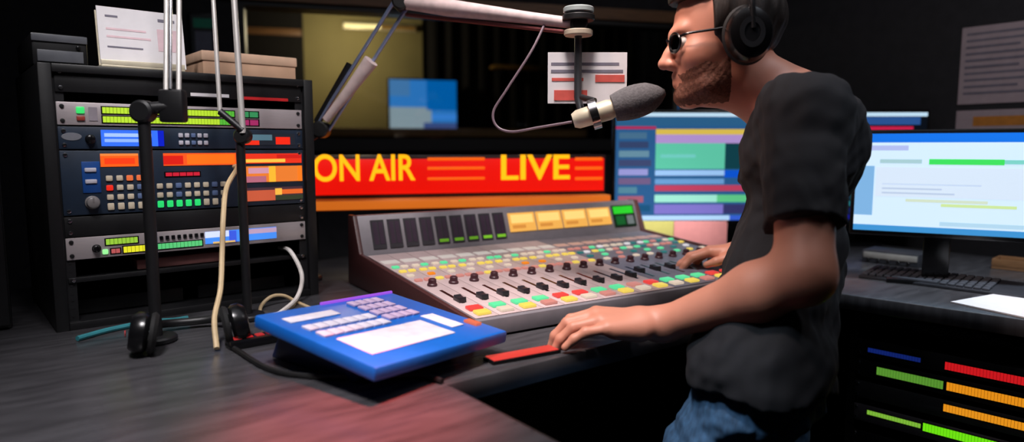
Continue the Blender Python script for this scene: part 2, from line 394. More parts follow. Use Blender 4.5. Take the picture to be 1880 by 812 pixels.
def lamp_bar(name, parent, x0, x1, z0, z1, m, y=-.0015, n=0, m2=None, split=1.0):
    """a row of lit segments in a dark slot"""
    b = MB(); b.box(x0 - .002, y + .0005, z0 - .002, x1 + .002, .001, z1 + .002, m=BLACKG)
    n = n or max(1, int((x1 - x0) / .006)); w = (x1 - x0) / n
    for i in range(n): b.box(x0 + i * w + w * .06, y - .0006, z0, x0 + (i + 1) * w - w * .06, .001, z1, m=(m if i / n < split else (m2 or m)))
    return b.build(name, None, parent)
def button(parent, x, z, w, h, m, name='button', d=.0035):
    b = MB(); b.box(-w / 2, -d, -h / 2, w / 2, .001, h / 2, min(w, h) * .18); o = b.build(name, m, parent); o.location = (x, 0, z); return o
# blank panels belong to the rack
for z0, z1 in ((.46, .506), (.182, .221)):
    b = MB(); b.box(UX0, .008, z0, UX1, .011, z1, .001); pp = b.build('blank_panel', BLACK, t)
    for sx in (UX0 + .009, UX1 - .009):
        for z in (z0 + .008, z1 - .008):
            o = screw_mesh().build('screw', CHROME, pp); o.location = (sx, .008, z)
b = MB(); b.box(rx(358), .0065, .463, rx(428), .008, .470); b.build('white_label', PAPER, t)
b = MB(); b.box(rx(448), .0065, .4605, rx(535), .008, .467); b.build('red_label', RED, t)
LIME = emi((176, 214, 50), 1.0); GRN = emi((60, 220, 110), .9)
# top meter unit
t1, h = unit('level_meter_unit', 'silver rack unit with two long lime meters, highest lit unit of the rack', 'rack unit', .398, .4415, SILVER)
button(t1, ux(155), h * .66, .014, .013, GRN, 'green_button'); button(t1, ux(155), h * .3, .014, .009, mat('dull_red_button', (150, 60, 50), .4), 'red_button')
for z in (.55, .14):
    lamp_bar('meter', t1, ux(195), ux(436), h * z, h * (z + .27), LIME, n=40, m2=emi((90, 190, 60), .8), split=.86)
lamp_bar('green_indicator', t1, ux(446), ux(480), h * .55, h * .82, emi((50, 130, 80)), n=2)
lamp_bar('magenta_indicator', t1, ux(446), ux(480), h * .14, h * .41, emi((150, 40, 90)), n=2)
b = MB(); b.box(ux(170), -.001, h * .2, ux(186), .001, h * .8); b.build('legend_strip', mat('grey_legend', (140, 132, 140), .6), t1)
# blue display unit
t2, h = unit('signal_processor', 'dark navy rack unit with a bright blue display under the lime meters', 'rack unit', .352, .395, NAVY)
flat('display', ux(305) - ux(190), h * .74, [(.05, .2, .8, .42, emi((160, 190, 250))), (.05, .55, .7, .75, emi((140, 175, 250))), (.9, 0, 1, 1, emi((10, 30, 190)))], emi((50, 105, 245), 1.1), t2, y=-.001, x=ux(190), z=h * .13)
b = MB(); b.lathe([(0, 0), (.017, 0), (.016, .001), (0, .001)], 24, M=Matrix.Translation((ux(136), 0, h * .55)) @ Matrix.Diagonal((1, 1, .45, 1)) @ Matrix.Rotation(PI / 2, 4, 'X')); b.build('badge', mat('grey_badge', (120, 122, 130), .4), t2)
knob(t2, ux(170), h * .45, .009)
for i in range(5):
    for k in range(2):
        button(t2, ux(336) + i * .0125, h * (.3 + .36 * k), .009, .009, mat('pale_button', (190, 188, 200), .5) if i != 2 else mat('slate_button', (90, 110, 150), .5))
flat('right_display', ux(545) - ux(450), h * .6, [(.05, .1, .55, .6, emi((90, 125, 140), .7)), (.0, .62, .3, 1, emi((230, 45, 25))), (.62, .3, .9, .95, emi((235, 40, 20)))], emi((40, 44, 54), .6), t2, y=-.001, x=ux(450), z=h * .2)
# three-unit controller
t3, h = unit('audio_processor', 'tall navy rack unit with orange displays and a keypad in mid rack', 'rack unit', .224, .349, NAVY)
ORG = emi((244, 92, 24), 1.0); REDL = emi((228, 40, 24), .9)
flat('orange_display', ux(256) - ux(186), .026, [(.0, .0, 1, .18, emi((230, 130, 60))), (.1, .35, .9, .8, emi((250, 60, 20)))], ORG, t3, y=-.001, x=ux(186), z=h - .032)
flat('orange_display', ux(440) - ux(302), .026, [(.3, .1, .95, .9, emi((250, 110, 24))), (0, .2, .25, .9, emi((210, 30, 20)))], emi((236, 84, 30)), t3, y=-.001, x=ux(302), z=h - .032)
b = MB(); b.box(ux(150), -.002, h * .34, ux(184), .001, h * .83, .001); st = b.build('blue_strip', mat('blue_button_strip', (20, 70, 140), .4), t3)
for z in (.7, .52): button(t3, ux(166), h * z, .02, .008, mat('pale_button', (190, 188, 200), .5), d=.005)
knob(t3, ux(166), h * .19, .013, .016, mat('grey_knob', (120, 116, 116), .35))
lamp_bar('red_bar', t3, ux(304), ux(368), h * .57, h * .63, emi((190, 30, 50)), n=5)
cream = mat('cream_button', (206, 192, 168), .5); grn2 = emi((40, 214, 110), .9)
for r in range(4):
    for i in range(13):
        x = ux(200) + i * (ux(410) - ux(200)) / 12; z = h * (.11 + .15 * r)
        if r == 3 and i > 3: continue
        m = cream
        if r == 0 and 5 <= i <= 9: m = grn2
        if r == 2 and i == 0: m = REDL
        if r == 3 and 1 < i < 4: m = emi((230, 110, 60), .8)
        if r in (1, 2) and i % 4 == 3: m = mat('slate_button', (90, 110, 150), .5)
        button(t3, x, z, .012, .011 if r else .014, m)
flat('red_display', ux(556) - ux(452), .022, [(.0, .55, .7, .9, emi((240, 190, 70))), (.55, .1, 1, .5, emi((200, 30, 24)))], emi((226, 50, 28)), t3, y=-.001, x=ux(452), z=h - .03)
flat('amber_display', ux(556) - ux(452), .036, [(.05, .1, .4, .45, emi((210, 150, 170), .9)), (.4, .0, .52, 1, emi((250, 180, 50))), (.0, .62, .35, 1, emi((190, 110, 130), .8)), (.92, 0, 1, 1, emi((240, 120, 30)))], emi((226, 120, 46)), t3, y=-.001, x=ux(452), z=h * .42)
flat('lower_display', ux(556) - ux(452), .03, [(.0, .2, .5, 1, emi((200, 90, 60), .9)), (.5, .1, .62, .6, emi((240, 180, 70))), (.62, .2, 1, .55, emi((220, 100, 40))), (.5, .65, 1, 1, emi((60, 70, 50), .6))], emi((90, 60, 70), .5), t3, y=-.001, x=ux(452), z=h * .08)
# lower silver unit
t4, h = unit('audio_interface', 'silver rack unit with yellow, green and blue displays, lowest lit unit of the rack', 'rack unit', .137, .18, SILVER)
knob(t4, ux(168), h * .45, .008)
lamp_bar('lime_meter', t4, ux(186), ux(246), h * .58, h * .84, emi((150, 200, 60), .9), n=8)
button(t4, ux(184), h * .26, .01, .01, emi((150, 240, 150)), 'green_button')
lamp_bar('yellow_meter', t4, ux(218), ux(262), h * .14, h * .42, emi((224, 220, 40)), n=6)
lamp_bar('red_meter', t4, ux(195), ux(212), h * .16, h * .36, emi((190, 90, 90), .8), n=2)
lamp_bar('green_meter', t4, ux(268), ux(366), h * .16, h * .42, emi((90, 200, 120), .9), n=14)
for i in range(8): button(t4, ux(290) + i * .0115, h * .7, .007, .008, BLACKG)
flat('blue_display', ux(505) - ux(372), h * .62, [(0, 0, .32, .5, emi((210, 220, 255))), (.5, .05, 1, .45, emi((190, 160, 190), .9)), (.32, .05, .42, 1, emi((60, 90, 220))), (.1, .86, .4, 1, emi((220, 180, 110)))], emi((70, 140, 240)), t4, y=-.001, x=ux(372), z=h * .2)
# shelf unit with pinkish box
t5, h = unit('rack_shelf', 'black shelf tray in the rack below the lower silver unit', 'shelf', .092, .102, BLACK)
b = MB(); b.box(0, 0, 0, .17, .1, .022, .004)
o = b.build('adapter_box', mat('dusky_pink_plastic', (150, 100, 96), .5)); o.location = MRK @ Vector((.15, .03, .101)); o.rotation_euler = (0, 0, RA)
tag(o, 'small dusky pink box lying on the rack shelf', 'box')
for i in range(2):
    b = MB(); b.box(0, 0, 0, .2, .22, .03, .003); bx_ = b.build('equipment_box', BLACK); bx_.location = MRK @ Vector((.045 + i * .23, .06, .0175)); bx_.rotation_euler = (0, 0, RA)
    tag(bx_, ['black box in the rack bottom, behind the teal cable', 'black box in the rack bottom, nearer the mixing console'][i], 'box', 'boxes in the rack bottom')
# things on top of the rack
RT = RHT
t = thing('copy_stand', 'white acrylic copy stand on the rack top, holding a white page', 'stand', MRK @ Vector((rx(198), .012, RT)), RA)
pA = onrack(196, 126, .03); pB = onrack(352, 136, .03); pw_ = pB.x - pA.x
b = MB(); b.box(0, -.01, 0, pw_ * .96, .06, .004, .001); b.build('stand_foot', CREAM, t)
tilt = rad(8); hh = .112
b = MB(); b.prism([(.01, .004), (.014, .004), (.014 + hh * math.sin(tilt), hh), (.01 + hh * math.sin(tilt), hh)], 0, pw_ * .96, 'yz'); b.build('stand_back', CREAM, t)
b = MB(); b.box(0, -.01, .004, pw_ * .96, -.007, .014, .001); b.build('stand_lip', CREAM, t)
b = MB(); nrm = .0035
pr = [(.004, .006), (.0075, .006), (.0075 + hh * math.sin(tilt), hh + .008), (.004 + hh * math.sin(tilt), hh + .008)]
b.prism(pr, .002, pw_ * 1.0, 'yz', m=PAPER)
for (xa, xb_, za, zb, mm) in ((.1, .24, .1, .104, GREYINK), (.1, .55, .075, .079, mat('pink_ink', (226, 196, 202), .8)), (.1, .6, .06, .064, mat('pink_ink', (226, 196, 202), .8)), (.68, .95, .04, .085, mat('pink_ink', (226, 196, 202), .8)), (.7, .9, .1, .106, GREYINK), (.1, .5, .04, .043, GREYINK)):
    b.prism([(.0024 + za * math.sin(tilt), za), (.005 + za * math.sin(tilt), za), (.005 + zb * math.sin(tilt), zb), (.0024 + zb * math.sin(tilt), zb)], pw_ * xa, pw_ * xb_, 'yz', m=mm)
o = b.build('printed_page', None); o.location = t.location; o.rotation_euler = (0, 0, RA); tag(o, 'white printed page leaning in the stand on the rack top', 'page')
xa = rx(395); xb_ = onrack(556, 140, .03).x
t = thing('cardboard_box', 'shallow tan cardboard box on the right end of the rack top', 'box', MRK @ Vector((xa, .06, RT)), RA)
b = MB(); b.box(.003, .003, 0, xb_ - xa - .003, .2, .048, .002); b.build('box_body', BEIGE, t)
b = MB(); b.box(0, 0, .034, xb_ - xa, .203, .056, .003); b.build('box_lid', mat('tan_lid', (222, 184, 156), .8, var=.06), t)
t = thing('black_device', 'low black device with a grey front edge on top of the rack, left end', 'audio device', MRK @ Vector((.0, .06, RT)), RA)
b = MB(); b.box(0, 0, 0, .092, .26, .062, .004); b.build('device_body', BLACK, t)
b = MB(); b.box(.008, -.004, .008, .084, .0, .03, .001); b.build('front_strip', mat('mid_grey_plastic', (96, 98, 104), .35), t)
b = MB(); b.box(.0, -.003, .046, .092, .0, .06, .001); b.build('top_strip', mat('mid_grey_plastic', (96, 98, 104), .35), t)
knob(t, .076, .038, .004, .006, y=0)
# cabinet left of the rack
t = thing('tall_cabinet', 'plain black equipment cabinet at the far left edge beside the rack', 'cabinet', MRK @ Vector((-.42, .10, 0)), RA)
b = MB(); b.box(0, 0, 0, .36, .36, .5, .004); b.build('cabinet_body', BLACK, t)
b = MB(); b.box(.004, -.016, .01, .356, -.001, .49, .003); dd = b.build('door', BLACK, t)
b = MB(); b.tube([(.33, -.016, .2), (.33, -.04, .2), (.33, -.04, .3), (.33, -.016, .3)], .004); b.build('handle', BLACKG, dd)
t = thing('black_speaker', 'small black speaker lying on top of the black cabinet, far left', 'speaker', MRK @ Vector((-.2, .14, .5)), RA)
b = MB(); b.box(0, 0, 0, .15, .2, .075, .008); b.build('speaker_body', BLACK, t)
b = MB(); b.lathe([(.028, 0), (.026, .003), (.015, -.002), (0, .001)], 24, M=Matrix.Translation((.05, 0, .038)) @ Matrix.Rotation(PI / 2, 4, 'X')); b.build('cone', RUBBER, t)
b = MB(); b.lathe([(.012, 0), (.01, .003), (0, .004)], 20, M=Matrix.Translation((.11, 0, .038)) @ Matrix.Rotation(PI / 2, 4, 'X')); b.build('tweeter', RUBBER, t)

# ------------------------------------------------------------------ ON AIR sign on its ledge
SL_, SR_ = at(556, 345, 2.08), at(1112, 338, 2.33)
SA = math.atan2(SR_.y - SL_.y, SR_.x - SL_.x); SLEN = (SR_.to_2d() - SL_.to_2d()).length
zl = EYE - .160
t = thing('sign_riser', 'long wooden riser carrying the lit sign behind the mixing console', 'riser', (SL_.x, SL_.y, DESK), SA)
b = MB(); b.box(.01, -.045, zl - DESK - .034, SLEN, .09, zl - DESK, .003); b.build('riser_board', mat('orange_wood', (214, 124, 50), .3, var=.2, scale=12, stretch=(1, 14, 14)), t)
for x in (.02, SLEN * .5, SLEN - .04):
    b = MB(); b.box(x, .03, 0, x + .02, .085, zl - DESK - .034, .002); b.build('riser_leg', BLACK, t)
b = MB(); b.box(.012, -.0495, zl - DESK - .031, SLEN - .002, -.0455, zl - DESK - .004, .001); b.build('painted_ledge_glow', emi((214, 108, 30), .85), t)  # emission paints the sign's orange light onto the ledge edge
t = thing('on_air_sign', 'long glowing red ON AIR LIVE sign on the wooden riser', 'sign', (SL_.x, SL_.y, zl), SA)
SH = .134
b = MB(); b.box(0, 0, 0, SLEN, .07, SH, .004); b.build('sign_housing', mat('dark_red_brown_housing', (44, 22, 24), .4), t)
b = MB(); b.box(.008, -.003, .012, SLEN - .008, .001, SH - .012, .001); b.build('red_face', emi((226, 16, 6), 1.0), t)
def onsign(px, py):
    M = (Matrix.Translation((SL_.x, SL_.y, zl)) @ Matrix.Rotation(SA, 4, 'Z')).inverted()
    o = M @ Vector((0, 0, EYE)); d = M.to_3x3() @ ray(px, py); return o + d * ((-.004 - o.y) / d.y)
LET = emi((252, 176, 18), 1.25)
a = onsign(576, 334); e = onsign(762, 283)
text_mesh('on_air_lettering', 'ON AIR', .08, LET, t, (a.x, -.005, a.z), .002, .0012, e.x - a.x, e.z - a.z)
a = onsign(920, 331); e = onsign(1046, 284)
text_mesh('live_lettering', 'LIVE', .08, LET, t, (a.x, -.005, a.z), .002, .0012, e.x - a.x, e.z - a.z)
for px0, px1 in ((785, 890), (1056, 1106)):
    for py in (292, 309, 328):
        a = onsign(px0, py + 3); e = onsign(px1, py - 3)
        b = MB(); b.box(a.x, -.005, a.z, e.x, -.002, e.z, .001); b.build('letter_smear_bar', emi((240, 96, 14), 1.0), t)  # glowing bars added for the smeared copies of the letter strokes
for x in (.06, SLEN - .06):
    b = MB(); b.cyl(x, .035, SH, SH + .006, .012, 16); b.build('cap_screw', BLACKG, t)

# ------------------------------------------------------------------ mixing console
CA = rad(33); CO = W(.15, .165); CL, CD = .98, .57; CZ0, CZ1 = .036, .082
MC = thing('mixing_console', 'large grey broadcast mixing console covered in lit buttons and faders', 'mixing console', CO, CA)
tl = math.atan2(CZ1 - CZ0, CD)
b = MB(); b.prism([(0, .004), (0, CZ0), (CD, CZ1), (CD, .004)], .012, CL - .012, 'yz', bev=.002); b.build('chassis', CONS, MC)
for x in (0, CL - .012):
    b = MB(); b.prism([(-.004, .002), (-.004, CZ0 + .005), (CD - .01, CZ1 + .006), (CD + .03, CZ1 + .1), (CD + .065, CZ1 + .1), (CD + .075, .002)], x, x + .012, 'yz', bev=.002); b.build('end_cheek', CHEEK, MC)
b = MB(); b.prism([(CD, .004), (CD, CZ1), (CD + .035, CZ1 + .098), (CD + .06, CZ1 + .098), (CD + .07, .004)], .012, CL - .012, 'yz', bev=.002); br = b.build('meter_bridge', CONS, MC)
ba = math.atan2(.035, .098)                                  # the bridge face leans back
def surf(x, s, dz=0.0):                                     # point on the sloping surface, s from the front edge
    return (x, s * math.cos(tl) - dz * math.sin(tl), CZ0 + s * math.sin(tl) + dz * math.cos(tl))
def surf_part(mesh_builder, name, m, x, s, dz=0.0):
    o = mesh_builder.build(name, m, MC); o.location = surf(x, s, dz); o.rotation_euler = (tl, 0, 0); return o
NCH = 18; PW = (CL - .04) / NCH
def plate(x0, x1, s0, s1, m, name):
    b = MB(); b.box(0, 0, 0, x1 - x0, s1 - s0, .0016, .0005); return surf_part(b, name, m, x0, s0, .0003)
for i in range(NCH):                                        # one strip plate per channel
    m = CONS_S if i < 10 else CONS_B
    plate(.02 + i * PW + .0006, .02 + (i + 1) * PW - .0006, .012, CD - .012, m, 'channel_strip')
def share(builder, name, m):
    me_o = builder.build(name, m, MC); return me_o
def put(o, first, x, s, dz=.002, m=None):
    c = o if first else o.copy()
    if not first: COL.objects.link(c)
    c.parent = MC; c.location = surf(x, s, dz); c.rotation_euler = (tl, 0, 0)
    if m is not None: c.material_slots[0].link = 'OBJECT'; c.material_slots[0].material = m
    return c
def btn_mesh(w, d, h):
    b = MB(); b.box(-w / 2, -d / 2, 0, w / 2, d / 2, h, .0018); return b
cGRN = emi((90, 214, 150), .95); cRED = emi((224, 66, 62), .9); cYEL = emi((232, 204, 90), .9); cCRM = emi((226, 206, 186), .75); cPNK = emi((214, 140, 130), .7); cORG = emi((230, 130, 30), .9); cWHT = emi((226, 222, 226), .8); cTEA = emi((40, 120, 120), .7)
bo = btn_mesh(.03, .022, .006).build('channel_button', cGRN, MC); so = btn_mesh(.017, .013, .005).build('select_button', cCRM, MC)
first = True; f2 = True
fad = MB(); fad.box(-.0035, -.05, 0, .0035, .05, .0008); fad = fad.build('fader_slot', BLACKG, MC)
cap = MB(); cap.prism([(-.014, 0), (-.012, .011), (-.004, .009), (.004, .009), (.012, .011), (.014, 0)], -.008, .008, 'yz', bev=.001); cap = cap.build('fader_cap', mat('dark_fader_cap', (36, 34, 40), .4), MC)
kn = MB(); kn.lathe([(.011, 0), (.011, .004), (.009, .006), (.0085, .014), (.006, .016), (0, .016)], 16); kn = kn.build('rotary_knob', mat('dark_red_knob', (70, 36, 44), .4), MC)
r2 = random.Random(3)
for i in range(NCH):
    x = .02 + (i + .5) * PW
    front = [cYEL, cCRM, cYEL, cPNK, cYEL, cCRM, cPNK, cYEL, cCRM][i % 9]
    mid = [cRED, cGRN, cGRN, cGRN, cRED, cRED, cGRN, cGRN, cPNK][i % 9]
    put(bo, first, x, .032, m=front); first = False
    put(bo, False, x, .062, m=mid)
    put(fad, i == 0, x, .155, .0018)
    put(cap, i == 0, x, .118 + .012 * r2.random() + (.03 if i > 9 else 0), .002)
    put(kn, i == 0, x, .245, .002)
    for k in range(4):
        s_ = .29 + k * .042
        for sx in (-1, 1):
            if i < 10: m = [cPNK, cCRM, cYEL, cCRM][k] if r2.random() < .8 else [cYEL, cORG, cCRM, cGRN][k]
            else: m = r2.choice([cCRM, cPNK, cWHT, cYEL, cGRN, cTEA, cPNK, cCRM])
            if (k == 1 and sx > 0): continue
            if k in (0,) and sx < 0 and i > 9: continue
            put(so, f2, x + sx * .0115, s_, m=m); f2 = False
    b = MB(); b.box(-.021, -.014, 0, .021, .014, .002, .0006); surf_part(b, 'scribble_display', emi((206, 196, 190) if i < 10 else (190, 150, 140), .7), x, .475, .0018)
    if i > 9 and i % 3 == 0: pass
# bridge face
MBR = Matrix.Translation((0, CD, CZ1)) @ Matrix.Rotation(-ba, 4, 'X')
def bridge(name, x0, x1, z0, z1, rects, base):
    o = flat(name, x1 - x0, z1 - z0, rects, base, MC, y=-.003, th=.004, step=.0004)
    o.location = MBR @ Vector((x0, 0, z0)); o.rotation_euler = (-ba, 0, 0); return o
bx0 = .03
for i in range(9):
    x = .045 + i * .046
    bridge('channel_meter', x, x + .036, .014, .09, [(.12, .08, .45, .85 , mat('meter_slot', (58, 44, 60), .3)), (.55, .08, .88, .85, mat('meter_slot', (58, 44, 60), .3))] + ([(.12, .84, .88, .95, emi((120, 190, 40), .8 if i > 6 else .4))] if i > 3 else []), mat('meter_panel', (50, 48, 54), .35))
for i in range(4):
    x = .465 + i * .098
    bridge('amber_display', x, x + .092, .03, .086, [(.08, .1, .92, .55, emi((250, 206, 120), 1.0)), (.1, .66, .6, .84, emi((210, 140, 60), .9))], emi((232, 170, 80), .95), )
bridge('green_display', .862, .955, .018, .09, [(.05, .06, .95, .4, emi((40, 190, 40), 1.0)), (.1, .5, .5, .9, emi((20, 90, 40), .8)), (.6, .5, .9, .9, emi((110, 120, 120), .7))], emi((16, 40, 22), .6))

# ------------------------------------------------------------------ blue desk controller
BFL = Vector((-.185, .897, DESK)); BAa = math.atan2(1.134 - .897, -.007 + .185); BW, BD = .297, .29; BHF, BHB = .058, .088
t = thing('desk_controller', 'bright blue wedge-shaped desk controller with white keys in front of the console', 'controller', BFL, BAa)
bt = math.atan2(BHB - BHF, BD); broll = .046
MPL = Matrix.Translation((0, 0, BHF)) @ Euler((bt, broll, 0)).to_matrix().to_4x4()
b = MB(); b.prism([(.11, 0), (.06, BHF - .030), (BD - .004, BHB - .026), (BD + .03, 0)], .05, BW - .04, 'yz', bev=.003); b.build('base_body', DBLUE, t)
def wp(name, x0, x1, s0, s1, m, h=.002, dz=.0, bev=.0008):
    b = MB(); b.box(0, 0, 0, (x1 - x0) * BW, (s1 - s0) * BD, h, bev); o = b.build(name, m, t); o.location = MPL @ Vector((x0 * BW, s0 * BD, dz)); o.rotation_euler = (bt, broll, 0); return o
wp('blue_top', 0, 1, 0, 1, BLUE, h=.022, dz=-.022, bev=.005)
WP = mat('white_panel', (232, 224, 234), .5); WK = mat('white_key', (226, 220, 234), .5)
wp('white_touchpad', .10, .70, .14, .42, WP)
for r_ in range(2):
    for i in range(7): wp('white_key', .07 + i * .066, .127 + i * .066, .47 + r_ * .12, .55 + r_ * .12, WK, h=.004)
wp('label_strip', .07, .40, .76, .85, WP)
for r_ in range(4):
    for i in range(4): wp('pale_key', .56 + i * .062, .61 + i * .062, .52 + r_ * .105, .60 + r_ * .105, mat('pale_lilac_key', (200, 176, 208), .5), h=.004)
wp('label_strip', .76, .86, .22, .48, WP)
wp('orange_key', .90, .95, .16, .26, emi((220, 110, 80), .8), h=.005)
b = MB(); b.tube([(.42 * BW, 0, 0), (.98 * BW, 0, 0)], .003); o = b.build('purple_light_strip', emi((150, 80, 210), 1.0), t); o.location = MPL @ Vector((0, BD * .975, .002)); o.rotation_euler = (bt, broll, 0)
# ------------------------------------------------------------------ glowing plate added for the sign's red reflection on the desk edge
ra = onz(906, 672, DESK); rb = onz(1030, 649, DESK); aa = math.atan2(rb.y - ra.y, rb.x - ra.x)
t = thing('sign_reflection_plate', 'small glowing red plate standing for the sign reflection on the desk edge beside the hand', 'painted reflection', ra, aa)
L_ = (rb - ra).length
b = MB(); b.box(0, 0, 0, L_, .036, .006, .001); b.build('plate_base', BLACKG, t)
b = MB(); b.box(.003, .003, .006, L_ - .003, .033, .0075, .0005); b.build('reflection_glow', emi((214, 62, 54), .8), t)

# ------------------------------------------------------------------ microphone arms
def boom_base(t, p, h, r=.012, clamp=True):
    b = WMB(); b.cyl(p.x, p.y, p.z, p.z + .012, .035, 28, bev=.003); b.build('base_clamp', BLACK, t)
    b = WMB(); b.tube([(p.x, p.y, p.z + .012), (p.x, p.y, h)], r, 16); b.build('post', BLACK, t)
def rods(t, a, b_, sep, r=.0042, m=STEEL, name='arm_rod', side=Vector((1, 0, 0))):
    for s in (-1, 1):
        o = side * (s * sep / 2); q = WMB(); q.tube([a + o, b_ + o], r, 10); q.build(name, m, t)
def joint(t, p, r=.02, w=.03, axis='Y'):
    q = WMB(); M = Matrix.Translation(p) @ (Matrix.Rotation(PI / 2, 4, 'X') if axis == 'Y' else Matrix.Rotation(PI / 2, 4, 'Y'))
    q.lathe([(r * .8, -w / 2), (r, -w / 2 + .004), (r, w / 2 - .004), (r * .8, w / 2)], 24, M=M); q.build('joint', BLACK, t)
# arm one, in front of the rack
p = onz(288, 628, DESK); Y1 = p.y
t = thing('boom_stand', 'boom stand with twin steel rods and black post in front of the rack', 'boom stand', p)
jt = at(318, 196, Y1 + .01); boom_base(t, p, at(288, 200, Y1).z, .0105)
joint(t, Vector((p.x, p.y, at(288, 205, Y1).z)), .02, .03)
b = WMB(); b.tube([Vector((p.x, p.y, at(288, 200, Y1).z)), jt], .011); b.build('elbow_bracket', BLACK, t)
b = WMB(); b.box(jt.x - .022, jt.y - .012, jt.z - .028, jt.x + .022, jt.y + .012, jt.z + .03, .005); b.build('spring_housing', BLACK, t)
tp = at(318, -160, Y1 + .1)
rods(t, jt + Vector((0, 0, .025)), tp, .024, .0045, side=Vector((.85, .2, 0)))
b = WMB(); b.tube([jt + Vector((0, -.008, .03)), tp + Vector((0, -.008, 0))], .003); b.build('tension_spring', CHROME, t)
# arm two, taller, behind
p = onz(455, 586, DESK); p = Vector((p.x, p.y, DESK)); Y2 = p.y
t = thing('boom_stand', 'tall boom stand with pale rods leaning left beside the tan box', 'boom stand', p)
jt2 = at(446, 250, Y2); boom_base(t, p, jt2.z, .009)
joint(t, jt2, .016, .028)
ta = at(392, -140, Y2 + .05); tb = at(428, -140, Y2 + .05)
for a, e, r in ((at(446, 245, Y2 - .012), at(426, -60, Y2 + .03), .0062), (at(404, 205, Y2 - .012), at(388, -60, Y2 + .03), .0045)):
    q = WMB(); q.tube([a, e], r, 12); q.build('arm_rod', STEEL, t)
q = WMB(); q.tube([at(404, 205, Y2 - .012), at(446, 240, Y2 - .012)], .007); q.build('parallel_link', BLACK, t)
# arm three, carrying the presenter's microphone
p = onz(566, 500, DESK); p = Vector((-.545, 1.80, DESK)); Y3 = 1.80
t = thing('boom_stand', 'jointed boom stand reaching over the sign to the presenter', 'boom stand', p)
j0 = at(590, 238, Y3); boom_base(t, p, j0.z - .02, .012)
b = WMB(); b.tube([Vector((p.x, p.y, j0.z - .03)), j0], .013); b.build('post_collar', BLACK, t)
joint(t, j0, .022, .045)
j1 = at(738, 4, 1.72); sd = Vector((.9, .1, -.42)).normalized()
rods(t, j0, j1, .034, .0048, mat('blue_grey_rod', (150, 165, 200), .3, metal=.6), side=sd)
b = WMB(); b.tube([j0 + Vector((-.01, .0, .02)), j0.lerp(j1, .5) + Vector((-.028, .01, .01))], .010); b.build('spring_tube', BLACK, t)
b = WMB(); m0 = j0.lerp(j1, .08); m1 = j0.lerp(j1, .55)
b.tube([m0 + Vector((.0, -.014, 0)), m0.lerp(m1, .5) + Vector((.012, -.014, 0)), m1 + Vector((.02, -.014, 0))], [.010, .014, .019], 14); b.build('spring_cover', mat('pinkish_white_plastic', (222, 200, 198), .5), t)
joint(t, j1, .022, .05)
j2 = at(1062, 44, 1.46)
b = WMB(); b.tube([j1, j1.lerp(j2, .3), j1.lerp(j2, .75), j2], [.016, .02, .013, .011], 16); b.build('upper_arm', mat('pinkish_white_plastic', (222, 200, 198), .5), t)
q = WMB(); q.tube([j1 + Vector((.01, 0, -.03)), j2 + Vector((-.01, 0, -.018))], .0045); q.build('arm_rod', mat('dull_red_rod', (120, 60, 60), .4), t)
joint(t, j2, .018, .04)
bot = at(1068, 205, 1.44)
b = WMB(); b.tube([j2, Vector((j2.x, j2.y, bot.z + .03)), bot + Vector((0, .005, 0))], .008); b.build('drop_stem', mat('dark_grey_metal', (64, 66, 70), .35, metal=.5), t)
for zz, rr, mm in ((18, .032, mat('pale_grey_ring', (170, 180, 178), .4)), (32, .034, BLACK), (60, .03, mat('beige_ring', (190, 176, 156), .4))):
    c = at(1068, zz, 1.455); b = WMB(); b.cyl(j2.x, j2.y, c.z - .006, c.z + .006, rr, 28, bev=.002); b.build('collar_ring', mm, t)
# presenter's microphone
mp = at(1100, 205, 1.43); ma = at(1052, 222, 1.40); me_ = at(1232, 166, 1.38)
t = thing('studio_microphone', 'grey foam-tipped studio microphone pointing at the presenter\'s mouth', 'microphone', bot + Vector((0, 0, 0)))
d = (me_ - ma).normalized()
tail = ma; midp = ma + d * .085; tip = me_ - d * .012
b = WMB(); b.tube([tail, tail + d * .01, midp - d * .01, midp], [.014, .019, .021, .018], 24); b.build('microphone_body', CREAM, t)
pts = [midp + (tip - midp) * k / 10 for k in range(11)]; rs = [.022 + .012 * math.sin(PI * min(1, (k + 1.5) / 11)) for k in range(11)]; rs[-1] = .006; rs[-2] = .017; rs[-3] = .024
b = WMB(); b.tube(pts, rs, 28); b.build('foam_windscreen', FOAM, t)
ring = MB.__new__(MB); 
b = WMB(); Mr = Matrix.Translation(tail + d * .045) @ d.to_track_quat('Z', 'Y').to_matrix().to_4x4()
b.lathe([(.027, -.008), (.031, -.008), (.031, .008), (.027, .008), (.027, -.008)], 28, M=Mr); b.build('shock_mount_ring', CHROME, t)
b = WMB(); b.tube([bot + Vector((0, 0, .03)), tail + d * .045 + Vector((0, 0, .027))], .006); b.build('mount_arm', BLACK, t)
cb = curve([at(1000, 45, 1.50), at(975, 95, 1.47), at(930, 165, 1.45), at(906, 205, 1.44), at(912, 232, 1.43), at(940, 242, 1.42), at(990, 234, 1.41), at(1050, 224, 1.40)], 8)
b = MB(); b.tube(cb, .0028, 8); o = b.build('microphone_cable', mat('mauve_cable', (120, 100, 110), .4)); tag(o, 'thin cable drooping in a loop from the arm to the foam-tipped microphone', 'cable')
# note hanging from the drop stem
na = at(1006, 96, 1.475); nb = at(1150, 190, 1.475)
t = flat('hanging_note', nb.x - na.x, na.z - nb.z, [(.04, .2, .9, .26, GREYINK), (.04, .34, .95, .40, GREYINK), (.05, .5, .45, .56, REDINK), (.6, .44, .97, .58, REDINK), (.08, .74, .5, .94, REDINK)], PAPER, None, y=0, th=.002)
t.location = (na.x, na.y, nb.z); tag(t, 'white note with grey and red print hanging behind the microphone', 'note')

